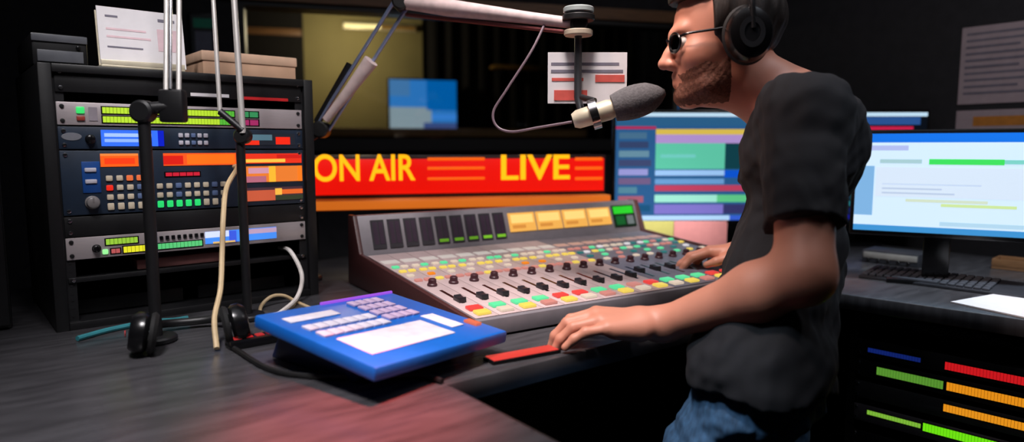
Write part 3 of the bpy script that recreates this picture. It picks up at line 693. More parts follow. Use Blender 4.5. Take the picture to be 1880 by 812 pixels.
# ------------------------------------------------------------------ cables on and around the desk
def cable(name, label, pts, r, m, n=8, grp=None):
    b = MB(); b.tube(curve(pts, n), r, 8); o = b.build(name, m); return tag(o, label, 'cable', grp)
Yc = Y2 - .06
cable('hanging_cable', 'pale cable hanging down in front of the rack to the desk', [MRK @ onrack(430, 306), MRK @ (onrack(430, 306) + Vector((0, -.02, -.002))), at(416, 345, 1.38), at(410, 400, 1.31), at(408, 460, 1.29), at(405, 530, 1.25), at(394, 585, 1.2), onz(398, 640, DESK + .006)], .005, CABLE_C)
cable('looped_cable', 'white cable looping from the rack side down to the blue controller', [MRK @ Vector((.465, .06, .115)), MRK @ Vector((.466, -.004, .112)), at(554, 505, 1.56), at(546, 545, 1.53), onz(518, 572, DESK + .012), onz(500, 580, DESK + .008)], .005, CABLE_W)
cable('looped_cable', 'tan cable arching along the desk beside the rack foot', [onz(482, 596, DESK + .007), at(478, 566, 1.46), at(496, 546, 1.50), at(520, 543, 1.53), at(545, 555, 1.54), onz(574, 568, DESK + .008)], .004, CABLE_C)
cable('teal_cable', 'teal cable running along the front foot of the rack', [onz(142, 622, DESK + .006), onz(200, 606, DESK + .006), onz(270, 592, DESK + .006), onz(318, 588, DESK + .006), onz(345, 584, DESK + .006)], .005, CABLE_T)
cable('black_cable', 'black cable lying in front of the blue controller', [onz(430, 640, DESK + .005), onz(490, 676, DESK + .005), onz(560, 690, DESK + .005), onz(680, 692, DESK + .005), onz(770, 690, DESK + .005), onz(812, 700, DESK + .005)], .0045, CABLE_B)
# headphones lying on the desk
hp = onz(352, 642, DESK)
t = thing('spare_headphones', 'black headphones lying on the desk in front of the rack', 'headphones', hp, rad(25))
for sx in (-1, 1):
    M = Matrix.Translation((sx * .078, 0, .0395)) @ Matrix.Rotation(sx * PI / 2.25, 4, 'Y')
    b = MB(); b.lathe([(0, .018), (.028, .016), (.036, .006), (.036, -.006), (.03, -.012), (0, -.012)], 28, M=M); c = b.build('ear_cup', BLACKG, t)
    b = MB(); b.lathe([(.02, -.014), (.034, -.014), (.037, -.02), (.032, -.026), (.02, -.026), (.02, -.014)], 28, M=M); b.build('ear_pad', RUBBER, c)
b = MB(); b.tube(curve([(-.082, .01, .04), (-.09, .07, .03), (-.05, .14, .018), (0, .155, .014), (.05, .14, .018), (.09, .07, .03), (.082, .01, .04)], 6), .008, 10); b.build('headband', BLACK, t)
b = MB(); b.lathe([(0, 0), (.006, 0), (.006, .001), (0, .001)], 12, M=Matrix.Translation((-.1, 0, .04)) @ Matrix.Rotation(-PI / 2, 4, 'Y')); b.build('red_dot', RED, t)
pu = onz(470, 632, DESK)
t = thing('desk_remote', 'small red-buttoned black remote lying behind the blue controller', 'remote', pu, rad(40))
b = MB(); b.box(-.05, -.018, 0, .05, .018, .016, .004); b.build('remote_body', BLACKG, t)
for i in range(4): 
    b = MB(); b.box(-.04 + i * .02, -.008, .015, -.026 + i * .02, .008, .018, .001); b.build('button', RED if i % 2 else emi((200, 50, 50), .5), t)

# ------------------------------------------------------------------ monitors behind the presenter
def monitor(name, label, p, rz, w, h, stand, rects, base, grp='computer monitors', chin=.012):
    """p is the bottom left corner of the display"""
    t = thing(name, label, 'monitor', p, rz, grp)
    b = MB(); b.box(-.01, 0, -chin, w + .01, .03, h + .01, .004); b.box(w * .2, .03, h * .2, w * .8, .05, h * .8, .008); b.build('housing', BLACKG, t)
    flat('screen', w, h, rects, base, t, y=-.0015, th=.003, step=.00015)
    if stand:
        b = MB(); b.box(w / 2 - .03, .05, -stand + .01, w / 2 + .03, .066, h * .5, .004); b.build('stand_neck', BLACKG, t)
        b = MB(); b.box(w / 2 - .11, .01, -stand, w / 2 + .11, .13, -stand + .012, .005); b.build('stand_foot', BLACKG, t)
    return t
E_ = emi
def lines(x0, x1, y0, y1, n, cols, seed):
    r = random.Random(seed); out = []; dy = (y1 - y0) / n
    for i in range(n):
        out.append((x0, y0 + i * dy + dy * .12, x0 + (x1 - x0) * r.uniform(.55, 1), y0 + i * dy + dy * .82, E_(cols[i % len(cols)], .9)))
    return out
YM = 2.42
pA = at(1128, 405, YM); pB = at(1428, 405, YM + .02); hA = (at(1128, 207, YM).z - pA.z)
rA = [(0, 0, 1, .035, E_((190, 220, 240))), (0, .04, 1, .12, E_((40, 90, 130))), (0, .125, .24, .15, E_((170, 40, 80))), (.24, .15, 1, .20, E_((220, 190, 80), .9)),
      (.24, .2, 1, .28, E_((170, 140, 200))), (.24, .28, .66, .52, E_((90, 190, 160))), (.66, .28, .8, .52, E_((14, 60, 70))), (.8, .28, 1, .52, E_((10, 96, 60))),
      (.24, .53, .66, .58, E_((150, 190, 235))), (.66, .53, 1, .60, E_((10, 80, 200))), (.24, .61, .66, .66, E_((100, 150, 200))), (.24, .67, 1, .725, E_((180, 60, 90))), (.24, .76, .62, .83, E_((150, 220, 200))), (.62, .76, 1, .83, E_((90, 190, 130))),
      (.24, .85, .66, .94, E_((120, 110, 190))), (.66, .85, 1, .94, E_((50, 50, 100))), (0, .955, .7, 1, E_((170, 205, 240))), (.7, .955, 1, 1, E_((50, 90, 200)))]
rA += lines(.02, .22, .17, .93, 9, [(70, 110, 140), (50, 66, 104), (100, 140, 160), (60, 70, 110), (150, 150, 210), (110, 90, 130), (80, 130, 150), (160, 90, 110), (20, 80, 120)], 5)
rA += lines(.27, .62, .29, .51, 5, [(150, 190, 210), (100, 210, 150), (130, 200, 210)], 8)
angA = math.atan2(pB.y - pA.y, pB.x - pA.x)
mA = monitor('computer_monitor', 'monitor with coloured playlist rows beside the sign, partly behind the presenter', pA, angA, (pB - pA).length, hA, pA.z - DESK, rA, E_((40, 90, 140), .9))
pC = at(1446, 408, YM + .0); pD = at(1690, 408, YM - .02); hC = at(1446, 207, YM).z - pC.z
rB = [(0, 0, 1, .035, E_((190, 220, 240))), (0, .04, .95, .11, E_((40, 80, 140))), (0, .125, .9, .16, E_((190, 30, 70)))] + lines(.3, 1, .18, .98, 13, [(40, 140, 150), (200, 24, 60), (30, 150, 160), (226, 60, 30), (232, 170, 20), (40, 60, 150), (180, 30, 60), (30, 90, 90), (40, 120, 110), (20, 50, 70), (30, 110, 120), (16, 30, 90), (20, 20, 140)], 4)
mB = monitor('computer_monitor', 'monitor with red, teal and yellow rows between the presenter and the bright screen', pC, math.atan2(pD.y - pC.y, pD.x - pC.x), (pD - pC).length, hC, pC.z - DESK, rB, E_((10, 16, 26), .8))
# bright monitor on the right
p0 = at(1566, 421, 1.80); p1 = at(1880, 440, 1.62); angC = math.atan2(p1.y - p0.y, p1.x - p0.x); wC = (p1.to_2d() - p0.to_2d()).length + .02
hC = at(1580, 246, 1.80).z - p0.z
rC = [(0, 0, 1, .09, E_((20, 110, 220))), (.03, .12, .3, .17, E_((170, 180, 225))), (.0, .1, .06, .3, E_((110, 190, 215))), (.14, .26, .38, .30, E_((160, 195, 200))), (.42, .255, .82, .31, E_((60, 214, 90))), (.82, .26, 1, .30, E_((120, 200, 190))), (0, .33, .11, .84, E_((120, 170, 214))),
      (.3, .66, .75, .69, E_((200, 214, 190))), (.5, .7, .9, .73, E_((196, 220, 150))), (.12, .34, 1, .64, E_((206, 220, 236))), (0, .94, 1, 1, E_((60, 140, 200))), (.5, .88, 1, .92, E_((170, 205, 225)))]
for i in range(6): rC.append((.16, .37 + i * .045, .5 + .07 * (i % 4), .385 + i * .045, E_((176, 192, 214))))
mCt = monitor('computer_monitor', 'bright white-blue monitor with a green bar on the right desk wing', Vector((p0.x, p0.y, p0.z)), angC, wC, hC, p0.z - DESK, rC, E_((200, 222, 240), 1.05))
# sticky notes below the left monitor
def sticky(px0, px1, py0, py1, m, label, dy):
    a = at(px0, py0, YM - .028 - dy); e = at(px1, py1, YM - .028 - dy)
    b = MB(); b.box(0, 0, 0, e.x - a.x, .006, a.z - e.z, .0006); o = b.build('paper_note', m); o.location = (a.x, a.y, e.z); o.rotation_euler = (0, 0, 0); return tag(o, label, 'note', 'notes below the left monitor')
# a small memo holder they stand in
nz_ = at(1180, 452, YM - .10).z
t = thing('memo_block', 'low black card holder behind the console, holding yellow and pink cards', 'card holder', at(1172, 452, YM - .1).xy.to_3d() + Vector((0, 0, DESK)))
wB = at(1336, 452, YM - .1).x - at(1172, 452, YM - .1).x
b = MB(); b.box(0, -.02, 0, wB, .03, nz_ - DESK, .003); b.build('holder_block', BLACK, t)
for px0, px1, m, lb in ((1174, 1236, YELLOWN, 'pale yellow-green card standing below the left monitor'), (1238, 1334, PINKN, 'pink card standing beside the yellow one below the left monitor')):
    a = at(px0, 404, YM - .1); e = at(px1, 452, YM - .1)
    b = MB(); b.box(0, 0, 0, e.x - a.x, .004, a.z - e.z - .004, .0006); o = b.build('index_card', m); o.location = (a.x, a.y, e.z); tag(o, lb, 'card', 'cards in the holder')
# ------------------------------------------------------------------ right wing things
k0 = onz(1590, 512, DESK); k1 = onz(1860, 548, DESK); ka = math.atan2(k1.y - k0.y, k1.x - k0.x); kw = (k1 - k0).length
t = thing('computer_keyboard', 'dark grey keyboard on the right desk wing below the bright monitor', 'keyboard', k0, ka)
b = MB(); b.prism([(0, 0), (0, .008), (.13, .02), (.13, 0)], -.02, kw + .06, 'yz', bev=.002); b.build('keyboard_body', mat('dark_grey_plastic', (52, 54, 60), .4), t)
kt = math.atan2(.012, .13); kk = MB(); kk.box(-.0075, -.0075, 0, .0075, .0075, .006, .0015); k_o = kk.build('key', KEYM, t); ff = True
nk = int((kw + .06) / .0185)
for r_ in range(6):
    for i in range(nk):
        if r_ == 0 and 4 <= i <= 9: continue
        if nk * 6 > 100 and i >= 16: continue
        c = k_o if ff else k_o.copy()
        if not ff: COL.objects.link(c)
        ff = False; c.parent = t; c.location = (-.006 + i * .0185, .014 + r_ * .0195, .0092 + r_ * .0195 * math.tan(kt)); c.rotation_euler = (kt, 0, 0)
b = MB(); b.box(-.006 + 4 * .0185 - .0075, .0065, .008, -.006 + 9 * .0185 + .0075, .0215, .0155, .0015); b.build('space_bar', KEYM, t)
pa = onz(1752, 560, DESK); pc = onz(1875, 578, DESK)
b = MB(); q = [onz(1745, 556, DESK + .001), onz(1830, 541, DESK + .001), onz(1905, 548, DESK + .001), onz(1905, 590, DESK + .001)]
c_ = sum(q, Vector()) / 4
b.prism([((v - c_).x, (v - c_).y) for v in q], 0, .003, 'xy', m=PAPER); o = b.build('loose_paper', None); o.location = (c_.x, c_.y, DESK + .0008); tag(o, 'white paper sheets lying on the edge of the right desk wing', 'paper')
gx = onz(1600, 487, DESK)
t = thing('desktop_box', 'small grey desktop audio box under the bright monitor', 'audio box', gx + Vector((0, .06, 0)), ka)
b = MB(); b.box(0, 0, 0, .16, .1, .04, .004); b.build('box_body', mat('dark_grey_plastic', (52, 54, 60), .4), t)
b = MB(); b.box(.005, -.002, .016, .155, .001, .034, .001); b.build('front_strip', mat('pale_grey_strip', (150, 146, 140), .5), t)
for i in range(5): knob(t, .02 + i * .028, .01, .0045, .007)
yb = onz(1556, 480, DESK)
b = MB(); b.box(-.025, -.02, 0, .025, .02, .05, .002); o = b.build('note_block', mat('olive_yellow_paper', (150, 140, 60), .8)); o.location = yb + Vector((0, .1, 0)); tag(o, 'small olive yellow note block beside the presenter under the monitors', 'note block')
wb_ = onz(1850, 498, DESK)
t = thing('wooden_tray', 'small brown wooden tray under the right end of the bright monitor', 'tray', wb_ + Vector((-.02, .04, 0)), ka)
b = MB(); b.box(0, 0, 0, .16, .09, .006, .001); b.build('tray_base', WOOD, t)
for q in ((0, 0, .006, .16, .005, .03), (0, .085, .006, .16, .09, .03), (0, .005, .006, .005, .085, .03), (.155, .005, .006, .16, .085, .03)):
    b = MB(); b.box(*q, bev=.001); b.build('tray_side', WOOD, t)

# ------------------------------------------------------------------ lower right rack under the wing
e0 = W(1.135, -.02); e1 = W(1.20, -.60); LA = math.atan2(e1.y - e0.y, e1.x - e0.x)
MLR = Matrix.Translation((e0.x, e0.y, 0)) @ Matrix.Rotation(LA, 4, 'Z'); MLI = MLR.inverted()
def onlow(px, py, y=0.0):
    o = MLI @ Vector((0, 0, EYE)); d = MLI.to_3x3() @ ray(px, py); return o + d * ((y - o.y) / d.y)
LX0 = onlow(1570, 720, .02).x; LW = .483; 
t = thing('under_desk_rack', 'black rack cabinet under the right desk wing', 'rack', MLR @ Vector((LX0 - .02, .02, 0)), LA)
for x in (0, LW + .02):
    b = MB(); b.box(x, 0, 0, x + .02, .4, .85, .002); b.build('side_panel', BLACK, t)
b = MB(); b.box(.02, 0, .83, LW + .02, .4, .85); b.build('top_panel', BLACK, t)
b = MB(); b.box(.02, 0, 0, LW + .02, .4, .06); b.build('plinth', BLACK, t)
b = MB(); b.box(.02, .39, .06, LW + .02, .4, .83); b.build('back_panel', BLACK, t)
def lowunit(label, py, bars, panel, h=.042):
    z = onlow(1600, py, .02).z
    u = thing('rack_unit', label, 'rack unit', MLR @ Vector((LX0 + .002, .012, z - h)), LA, 'units in the under-desk rack')
    b = MB(); b.box(0, 0, 0, LW - .004, .004, h, .001); b.build('front_panel', panel, u)
    b = MB(); b.box(.012, .004, .002, LW - .016, .3, h - .002); b.build('chassis', BLACK, u)
    for (a, e, f0, f1, m, nm) in bars:
        x0 = max(.012, onlow(a, py + 20, .012).x - LX0); x1 = min(LW - .012, onlow(e, py + 20, .012).x - LX0); lamp_bar(nm, u, x0, x1, h * f0, h * f1, m)
    for zz in (.008, h - .008):
        for sx in (.006, LW - .01): o = screw_mesh().build('screw', CHROME, u); o.location = (sx, 0, zz)
    return u
DK = mat('dark_panel', (34, 34, 38), .4)
lowunit('dark unit with a dim blue bar and red bar, topmost under the right wing', 624, [(1592, 1690, .3, .55, emi((20, 40, 120), .7), 'blue_bar'), (1735, 1960, .2, .62, emi((200, 24, 30)), 'red_bar')], DK)
lowunit('dark unit with green and amber bars, second under the right wing', 662, [(1608, 1732, .3, .75, emi((90, 150, 50), .9), 'green_bar'), (1738, 1960, .3, .75, emi((226, 140, 24)), 'amber_bar')], DK)
lowunit('dark grey unit with an amber bar, third under the right wing', 702, [(1732, 1960, .4, .8, emi((228, 144, 28)), 'amber_bar')], mat('mid_dark_panel', (66, 66, 70), .4))
lowunit('grey unit with lime bars, lowest visible under the right wing', 745, [(1590, 1690, .5, .75, emi((130, 190, 60), .9), 'lime_bar'), (1694, 1960, .4, .85, emi((110, 226, 20)), 'bright_lime_bar')], mat('mid_grey_panel', (110, 104, 112), .4))
lowunit('plain black unit at the bottom of the under-desk rack', 795, [], DK)

# ------------------------------------------------------------------ the presenter: one continuous body grown from tapered limbs
class Field:
    """distance field on a grid; pieces are blended in, then skinned into one surface"""
    def __init__(s, lo, hi, h):
        s.lo = np.array(lo, np.float32); s.h = h; s.n = np.ceil((np.array(hi) - s.lo) / h).astype(int) + 1
        s.f = np.full(s.n, .08, np.float32)
    def _sub(s, lo, hi):
        a = np.clip(np.floor((np.array(lo) - s.lo) / s.h).astype(int), 0, s.n - 1); b = np.clip(np.ceil((np.array(hi) - s.lo) / s.h).astype(int) + 1, 1, s.n)
        if (b <= a).any(): return None, None
        g = [s.lo[i] + s.h * np.arange(a[i], b[i], dtype=np.float32) for i in range(3)]
        return tuple(slice(a[i], b[i]) for i in range(3)), np.stack(np.meshgrid(*g, indexing='ij'), -1)
    def mix(s, sl, d, k):
        o = s.f[sl]
        if k <= 0: s.f[sl] = np.minimum(o, d); return
        hh = np.maximum(k - np.abs(o - d), 0) / k; s.f[sl] = np.minimum(o, d) - hh * hh * k * .25
    def cut(s, sl, d, k):
        o = s.f[sl]; hh = np.maximum(k - np.abs(o + d), 0) / k; s.f[sl] = np.maximum(o, -d) + hh * hh * k * .25
    def cone(s, a, b, ra, rb, k=.02, cutit=False):
        a = np.array(a, np.float32); b = np.array(b, np.float32); m = max(ra, rb) + max(k, .01) + .012
        sl, P = s._sub(np.minimum(a, b) - m, np.maximum(a, b) + m)
        if sl is None: return
        d = b - a; t = np.clip(((P - a) @ d) / max(1e-9, float(d @ d)), 0, 1)
        q = np.linalg.norm(P - a - t[..., None] * d, axis=-1) - (ra + (rb - ra) * t)
        (s.cut if cutit else s.mix)(sl, q, k)
    def ell(s, c, r, R=None, k=.02, cutit=False):
        c = np.array(c, np.float32); r = np.array(r, np.float32); m = float(r.max()) + max(k, .01) + .012
        sl, P = s._sub(c - m, c + m)
        if sl is None: return
        P = P - c
        if R is not None: P = P @ np.array(R, np.float32)
        k0 = np.linalg.norm(P / r, axis=-1); k1 = np.linalg.norm(P / (r * r), axis=-1) + 1e-9
        (s.cut if cutit else s.mix)(sl, k0 * (k0 - 1) / k1, k)
    def grid(s): return s._sub(s.lo - 1, s.lo + s.h * s.n + 1)[1]
    def mesh(s, name, m, parent, origin, smooth=2):
        f = s.f; n = f.shape; ins = f < 0
        cnt = np.zeros(np.array(n) - 1, np.int8)
        for dx in (0, 1):
            for dy in (0, 1):
                for dz in (0, 1): cnt += ins[dx:n[0] - 1 + dx, dy:n[1] - 1 + dy, dz:n[2] - 1 + dz]
        act = (cnt > 0) & (cnt < 8); idx = np.full(act.shape, -1, np.int64); C = np.argwhere(act); idx[act] = np.arange(len(C))
        acc = np.zeros((len(C), 3)); num = np.zeros(len(C))
        cor = [(i, j, k) for i in (0, 1) for j in (0, 1) for k in (0, 1)]
        for A in cor:
            for ax in range(3):
                if A[ax]: continue
                B = list(A); B[ax] = 1
                fa = f[C[:, 0] + A[0], C[:, 1] + A[1], C[:, 2] + A[2]]; fb = f[C[:, 0] + B[0], C[:, 1] + B[1], C[:, 2] + B[2]]
                x = (fa < 0) != (fb < 0); t = np.where(x, fa / np.where(x, fa - fb, 1), 0)
                p = np.array(A, float)[None, :].repeat(len(C), 0); p[:, ax] = t
                acc[x] += p[x]; num[x] += 1
        V = s.lo + s.h * (C + acc / np.maximum(num, 1)[:, None])
        F = []
        for ax in range(3):
            u, v = [(1, 2), (2, 0), (0, 1)][ax]
            sl0 = [slice(None)] * 3; sl1 = [slice(None)] * 3; sl0[ax] = slice(0, -1); sl1[ax] = slice(1, None)
            ia, ib = ins[tuple(sl0)], ins[tuple(sl1)]; E = np.argwhere(ia != ib)
            ok = (E[:, u] > 0) & (E[:, v] > 0) & (E[:, u] < n[u] - 1) & (E[:, v] < n[v] - 1); E = E[ok]
            def at_(du, dv):
                q = E.copy(); q[:, u] -= du; q[:, v] -= dv; return idx[q[:, 0], q[:, 1], q[:, 2]]
            Q = np.stack([at_(1, 1), at_(0, 1), at_(0, 0), at_(1, 0)], 1); fl = ~ia[E[:, 0], E[:, 1], E[:, 2]]; Q[fl] = Q[fl][:, ::-1]; F.append(Q)
        F = np.concatenate(F)
        E2 = np.concatenate([F[:, [0, 1]], F[:, [1, 2]], F[:, [2, 3]], F[:, [3, 0]]])
        for it in range(smooth):
            for w in (.5, -.52):
                a2 = np.zeros_like(V); c2 = np.zeros(len(V))
                for p, q in ((0, 1), (1, 0)): np.add.at(a2, E2[:, p], V[E2[:, q]]); np.add.at(c2, E2[:, p], 1)
                V = V + w * (a2 / np.maximum(c2, 1)[:, None] - V)
        me = bpy.data.meshes.new(name); V = (V - np.array(origin)).astype(np.float32)
        me.vertices.add(len(V)); me.vertices.foreach_set('co', V.ravel()); me.loops.add(len(F) * 4); me.loops.foreach_set('vertex_index', F.ravel().astype(np.int32))
        me.polygons.add(len(F)); me.polygons.foreach_set('loop_start', np.arange(0, len(F) * 4, 4, dtype=np.int32))
        me.polygons.foreach_set('use_smooth', np.ones(len(F), bool)); me.update(calc_edges=True); me.validate()
        me.materials.append(m); o = bpy.data.objects.new(name, me); COL.objects.link(o)
        if parent is not None: o.parent = parent
        else: o.location = origin
        return o
# joints, in metres; he faces -x (left in the photograph), his left side towards the camera
vec = lambda *a: np.array(a, float)
HC = np.array(at(1326, 74, 1.36)); HS = 1.03; HP = rad(4)              # head centre at eye level
hf = vec(-math.cos(HP), .0, -math.sin(HP)); hu = vec(-math.sin(HP), 0, math.cos(HP)); hl = vec(0, -1, 0)
hyaw = rad(-4)
def ry(v): c, s_ = math.cos(hyaw), math.sin(hyaw); return vec(v[0] * c - v[1] * s_, v[0] * s_ + v[1] * c, v[2])
hf, hu, hl = ry(hf), ry(hu), ry(hl); HR = np.stack([hf, hl, hu], 1)
def H(f, l, u): return HC + HS * (hf * f + hl * l + hu * u)
NB = np.array(at(1452, 160, 1.36))                                    # base of the neck
SLf = np.array(at(1478, 212, 1.185)); SRt = SLf + vec(.132, .335, .0)
ELf = np.array(at(1476, 505, 1.05)); WLf = np.array(at(1212, 597, 1.185))
ERt = vec(.735, 1.60, 1.09); WRt = np.array(at(1385, 458, 1.69))
CH = np.array(at(1472, 300, 1.35)); BEL = np.array(at(1448, 450, 1.32)); PEL = vec(.452, 1.208, .90)
HIPL = PEL + vec(-.029, -.074, -.05); HIPR = PEL + vec(.029, .074, -.05)
KNL = vec(.235, 1.17, .49); KNR = vec(.50, 1.27, .47); ANL = vec(.30, 1.13, .085); ANR = vec(.62, 1.31, .085)
ORIGIN = vec(.50, 1.15, 0)
TY = vec(.366, .93, 0)
def torso(F, g, k=.05):
    F.cone(CH - TY * .085 + vec(0, 0, .03), CH + TY * .085 + vec(0, 0, .03), .086 + g, .086 + g, k)
    F.cone(CH - TY * .07 + vec(-.012, 0, -.02), CH + TY * .07 + vec(-.012, 0, -.02), .084 + g, .084 + g, k)
    F.cone(CH - TY * .075 + vec(.02, 0, .06), CH + TY * .075 + vec(.02, 0, .06), .075 + g, .075 + g, k)
    F.cone(BEL - TY * .07, BEL + TY * .07, .086 + g, .086 + g, k)
    mid = (BEL + PEL) / 2; F.cone(mid - TY * .075, mid + TY * .075, .090 + g, .090 + g, k)
    F.cone(PEL - TY * .072, PEL + TY * .072, .090 + g, .090 + g, k)
    F.cone(NB + vec(.015, 0, -.05), SLf + vec(.0, .03, .004), .052 + g, .046 + g, k); F.cone(NB + vec(.015, 0, -.05), SRt + vec(0, -.03, .004), .052 + g, .046 + g, k)
    F.cone(SLf, SLf + TY * .06 + vec(0, 0, -.03), .052 + g, .058 + g, k); F.cone(SRt, SRt - TY * .06 + vec(0, 0, -.03), .052 + g, .058 + g, k)
def legs(F, g, k=.04):
    for h_, kn_, an in ((HIPL, KNL, ANL), (HIPR, KNR, ANR)):
        F.cone(h_, kn_, .080 + g, .058 + g, k); F.cone(kn_, kn_ * .6 + an * .4 + vec(.02, 0, 0), .056 + g, .052 + g, k); F.cone(kn_ * .6 + an * .4 + vec(.02, 0, 0), an, .052 + g, .036 + g, k)
def arm(F, s_, e, w, g, k=.03, upto=1.0, fore=True):
    e2 = s_ + (e - s_) * upto
    F.cone(s_, e2, .052 + g, .052 + (.044 - .052) * upto + g, k)
    if fore:
        m = e + (w - e) * .3; F.cone(e, m, .041 + g, .043 + g, k); F.cone(m, w, .043 + g, .028 + g, k)
def hand(F, w, d, nrm, side, sc=1.0, curl=(1, 1, 1, 1), thumb=1.0):
    """w wrist, d finger direction, nrm out of the back of the hand, side towards the thumb"""
    d = d / np.linalg.norm(d); nrm = nrm - d * (nrm @ d); nrm = nrm / np.linalg.norm(nrm); sd = np.cross(d, nrm); sd = sd if sd @ side > 0 else -sd
    P = lambda a, b_, c: w + sc * (d * a + sd * b_ + nrm * c)
    F.cone(P(-.02, 0, 0), P(.022, .002, .002), .027 * sc, .026 * sc, .02)
    base = [(.092, .031, .004), (.096, .0105, .007), (.091, -.010, .005), (.082, -.030, .0)]
    ln = [(.046, .027, .022), (.050, .031, .023), (.047, .029, .022), (.037, .022, .020)]
    for i, (bx, by, bz) in enumerate(base):
        F.cone(P(.022, by * .62, .0), P(bx, by, bz), .0165 * sc, .0118 * sc, .016)
        F.cone(P(.03, by * .6, -.009), P(bx - .012, by * .95, -.007), .0145 * sc, .010 * sc, .014)
    for i, (bx, by, bz) in enumerate(base):
        p = P(bx, by, bz); ang = 0; c = curl[i]; sp = by * 1.6; rr = [.0105, .0095, .0086, .0075] if i < 3 else [.0092, .0084, .0076, .0067]
        for j, L_ in enumerate(ln[i]):
            ang += (.34, .62, .42)[j] * c
            q = p + sc * L_ * (d * math.cos(ang) - nrm * math.sin(ang) + sd * sp)
            F.cone(p, q, rr[j] * sc, rr[j + 1] * sc, .005); p = q
    t0, t1, t2, t3 = P(.018, .02, -.008), P(.052, .046, -.014), P(.080, .057, -.020), P(.104, .056, -.026)
    F.cone(t0, t1, .0185 * sc, .0135 * sc, .014); F.cone(t1, t2, .0125 * sc, .0105 * sc, .006); F.cone(t2, t3, .0105 * sc, .008 * sc, .005)
def head(F):
    E3 = lambda f, l, u, a, b_, c, k=.02, cutit=False: F.ell(H(f, l, u), np.array([a, b_, c]) * HS, HR, k, cutit)
    K = lambda p, q, ra, rb, k=.01: F.cone(H(*p), H(*q), ra * HS, rb * HS, k)
    E3(-.012, 0, .038, .099, .077, .086, .02); E3(.028, 0, -.03, .062, .063, .086, .03)
    E3(.032, 0, -.075, .05, .05, .04, .03); K((.070, -.012, -.1), (.070, .012, -.1), .019, .019, .02)
    K((.04, .045, -.085), (.066, .015, -.102), .018, .016, .02); K((.04, -.045, -.085), (.066, -.015, -.102), .018, .016, .02)
    K((.076, -.034, .02), (.086, -.008, .016), .012, .012, .014); K((.076, .034, .02), (.086, .008, .016), .012, .012, .014)
    for s_ in (-1, 1):
        F.ell(H(.093, s_ * .033, -.002), np.array([.017, .018, .013]) * HS, HR, .012, True)
        F.ell(H(.056, s_ * .046, -.03), np.array([.026, .02, .022]) * HS, HR, .025)
        K((.094, s_ * .012, -.041), (.1, s_ * .012, -.039), .0085, .0085, .008)
        F.ell(H(-.012, s_ * .079, -.004), np.array([.018, .009, .031]) * HS, HR, .008)
    K((.086, 0, .012), (.100, 0, -.018), .0085, .0095, .012); K((.100, 0, -.018), (.111, 0, -.036), .0095, .0115, .008)
    K((.078, -.017, -.064), (.088, 0, -.061), .007, .008, .007); K((.078, .017, -.064), (.088, 0, -.061), .007, .008, .007)
    K((.077, -.015, -.077), (.086, 0, -.075), .0075, .009, .006); K((.077, .015, -.077), (.086, 0, -.075), .0075, .009, .006)
    F.cone(H(-.03, 0, -.06), NB + vec(-.005, 0, -.02), .056, .060, .03); F.cone(H(.0, 0, -.075), NB + vec(-.03, 0, -.04), .042, .05, .03)
VOX = .003
B = Field((-.04, .93, .02), (.86, 1.80, 1.68), VOX)
torso(B, 0); legs(B, 0); arm(B, SLf, ELf, WLf, 0); arm(B, SRt, ERt, WRt, 0)
for an, dr in ((ANL, vec(-1, -.12, 0)), (ANR, vec(-1, .08, 0))): B.cone(an + vec(0, 0, -.03), an + dr * .14 + vec(0, 0, -.045), .036, .028, .02)
head(B)
hdL = np.array(onz(1085, 604, DESK + .035)) - WLf
hand(B, WLf + hdL / np.linalg.norm(hdL) * .012 + vec(0, 0, .003), hdL + vec(0, 0, .012), vec(-.1, -.12, 1), vec(0, 1, 0), 1.06, (1.0, .95, .85, .6))
hdR = vec(-.085, .03, -.012)
hand(B, WRt + hdR * .1, hdR, vec(0, .1, 1), vec(0, -1, 0), 1.02, (.7, .65, .7, .75))
person = B.mesh('person', SKIN, None, ORIGIN, 2)
tag(person, 'bearded man in black T-shirt, jeans and headphones leaning a hand on the desk', 'person')
pz = Vector(ORIGIN)
def kid(F, name, m, smooth=2): return F.mesh(name, m, person, ORIGIN, smooth)
# wavy cloth folds
def folds(P, amp, wl, seed):
    r = np.random.default_rng(seed); out = np.zeros(P.shape[:3], np.float32)
    for k in range(7):
        v = r.normal(size=3); v[2] *= .8; v = v / np.linalg.norm(v) * 2 * PI / (wl * r.uniform(.7, 1.8)); w_ = r.normal(size=3); w_ = w_ / np.linalg.norm(w_) * 2 * PI / (wl * 2.5)
        out += np.sin(P @ v + 1.6 * np.sin(P @ w_ + r.uniform(0, 6)) + r.uniform(0, 6)).astype(np.float32) ** 3
    return amp * out / 2
T = Field((.20, .92, .78), (.90, 1.72, 1.50), .004)
torso(T, .011, .05)
for q, r_ in ((-.02, .106), (-.06, .109)): T.cone(PEL - TY * .078 + vec(0, 0, q), PEL + TY * .078 + vec(0, 0, q), r_, r_, .05)
P = T.grid()
def plane(P, p, n_): n_ = np.array(n_) / np.linalg.norm(n_); return ((P - np.array(p)) @ n_).astype(np.float32)
T.f = np.maximum(T.f, plane(P, PEL + vec(0, 0, -.045), (0, 0, -1)))    # hem
for s_, e in ((SLf, ELf), (SRt, ERt)):
    Q = Field((.20, .92, .78), (.90, 1.72, 1.50), .004); Q.cone(s_, s_ + (e - s_) * .86, .064, .064, .0)
    Q.f = np.maximum(Q.f, plane(P, s_ + (e - s_) * .72, e - s_)); T.mix((slice(None),) * 3, Q.f, .03)
T.f += folds(P, .0042, .085, 3).astype(np.float32)
nd = np.array(H(-.03, 0, -.06)) - NB; nd = nd / np.linalg.norm(nd); nd = nd * .6 + vec(0, 0, .4); nd = nd / np.linalg.norm(nd)
ax_ = (P - NB) @ nd; rd_ = np.linalg.norm(P - NB - ax_[..., None] * nd + vec(.006, 0, 0), axis=-1)
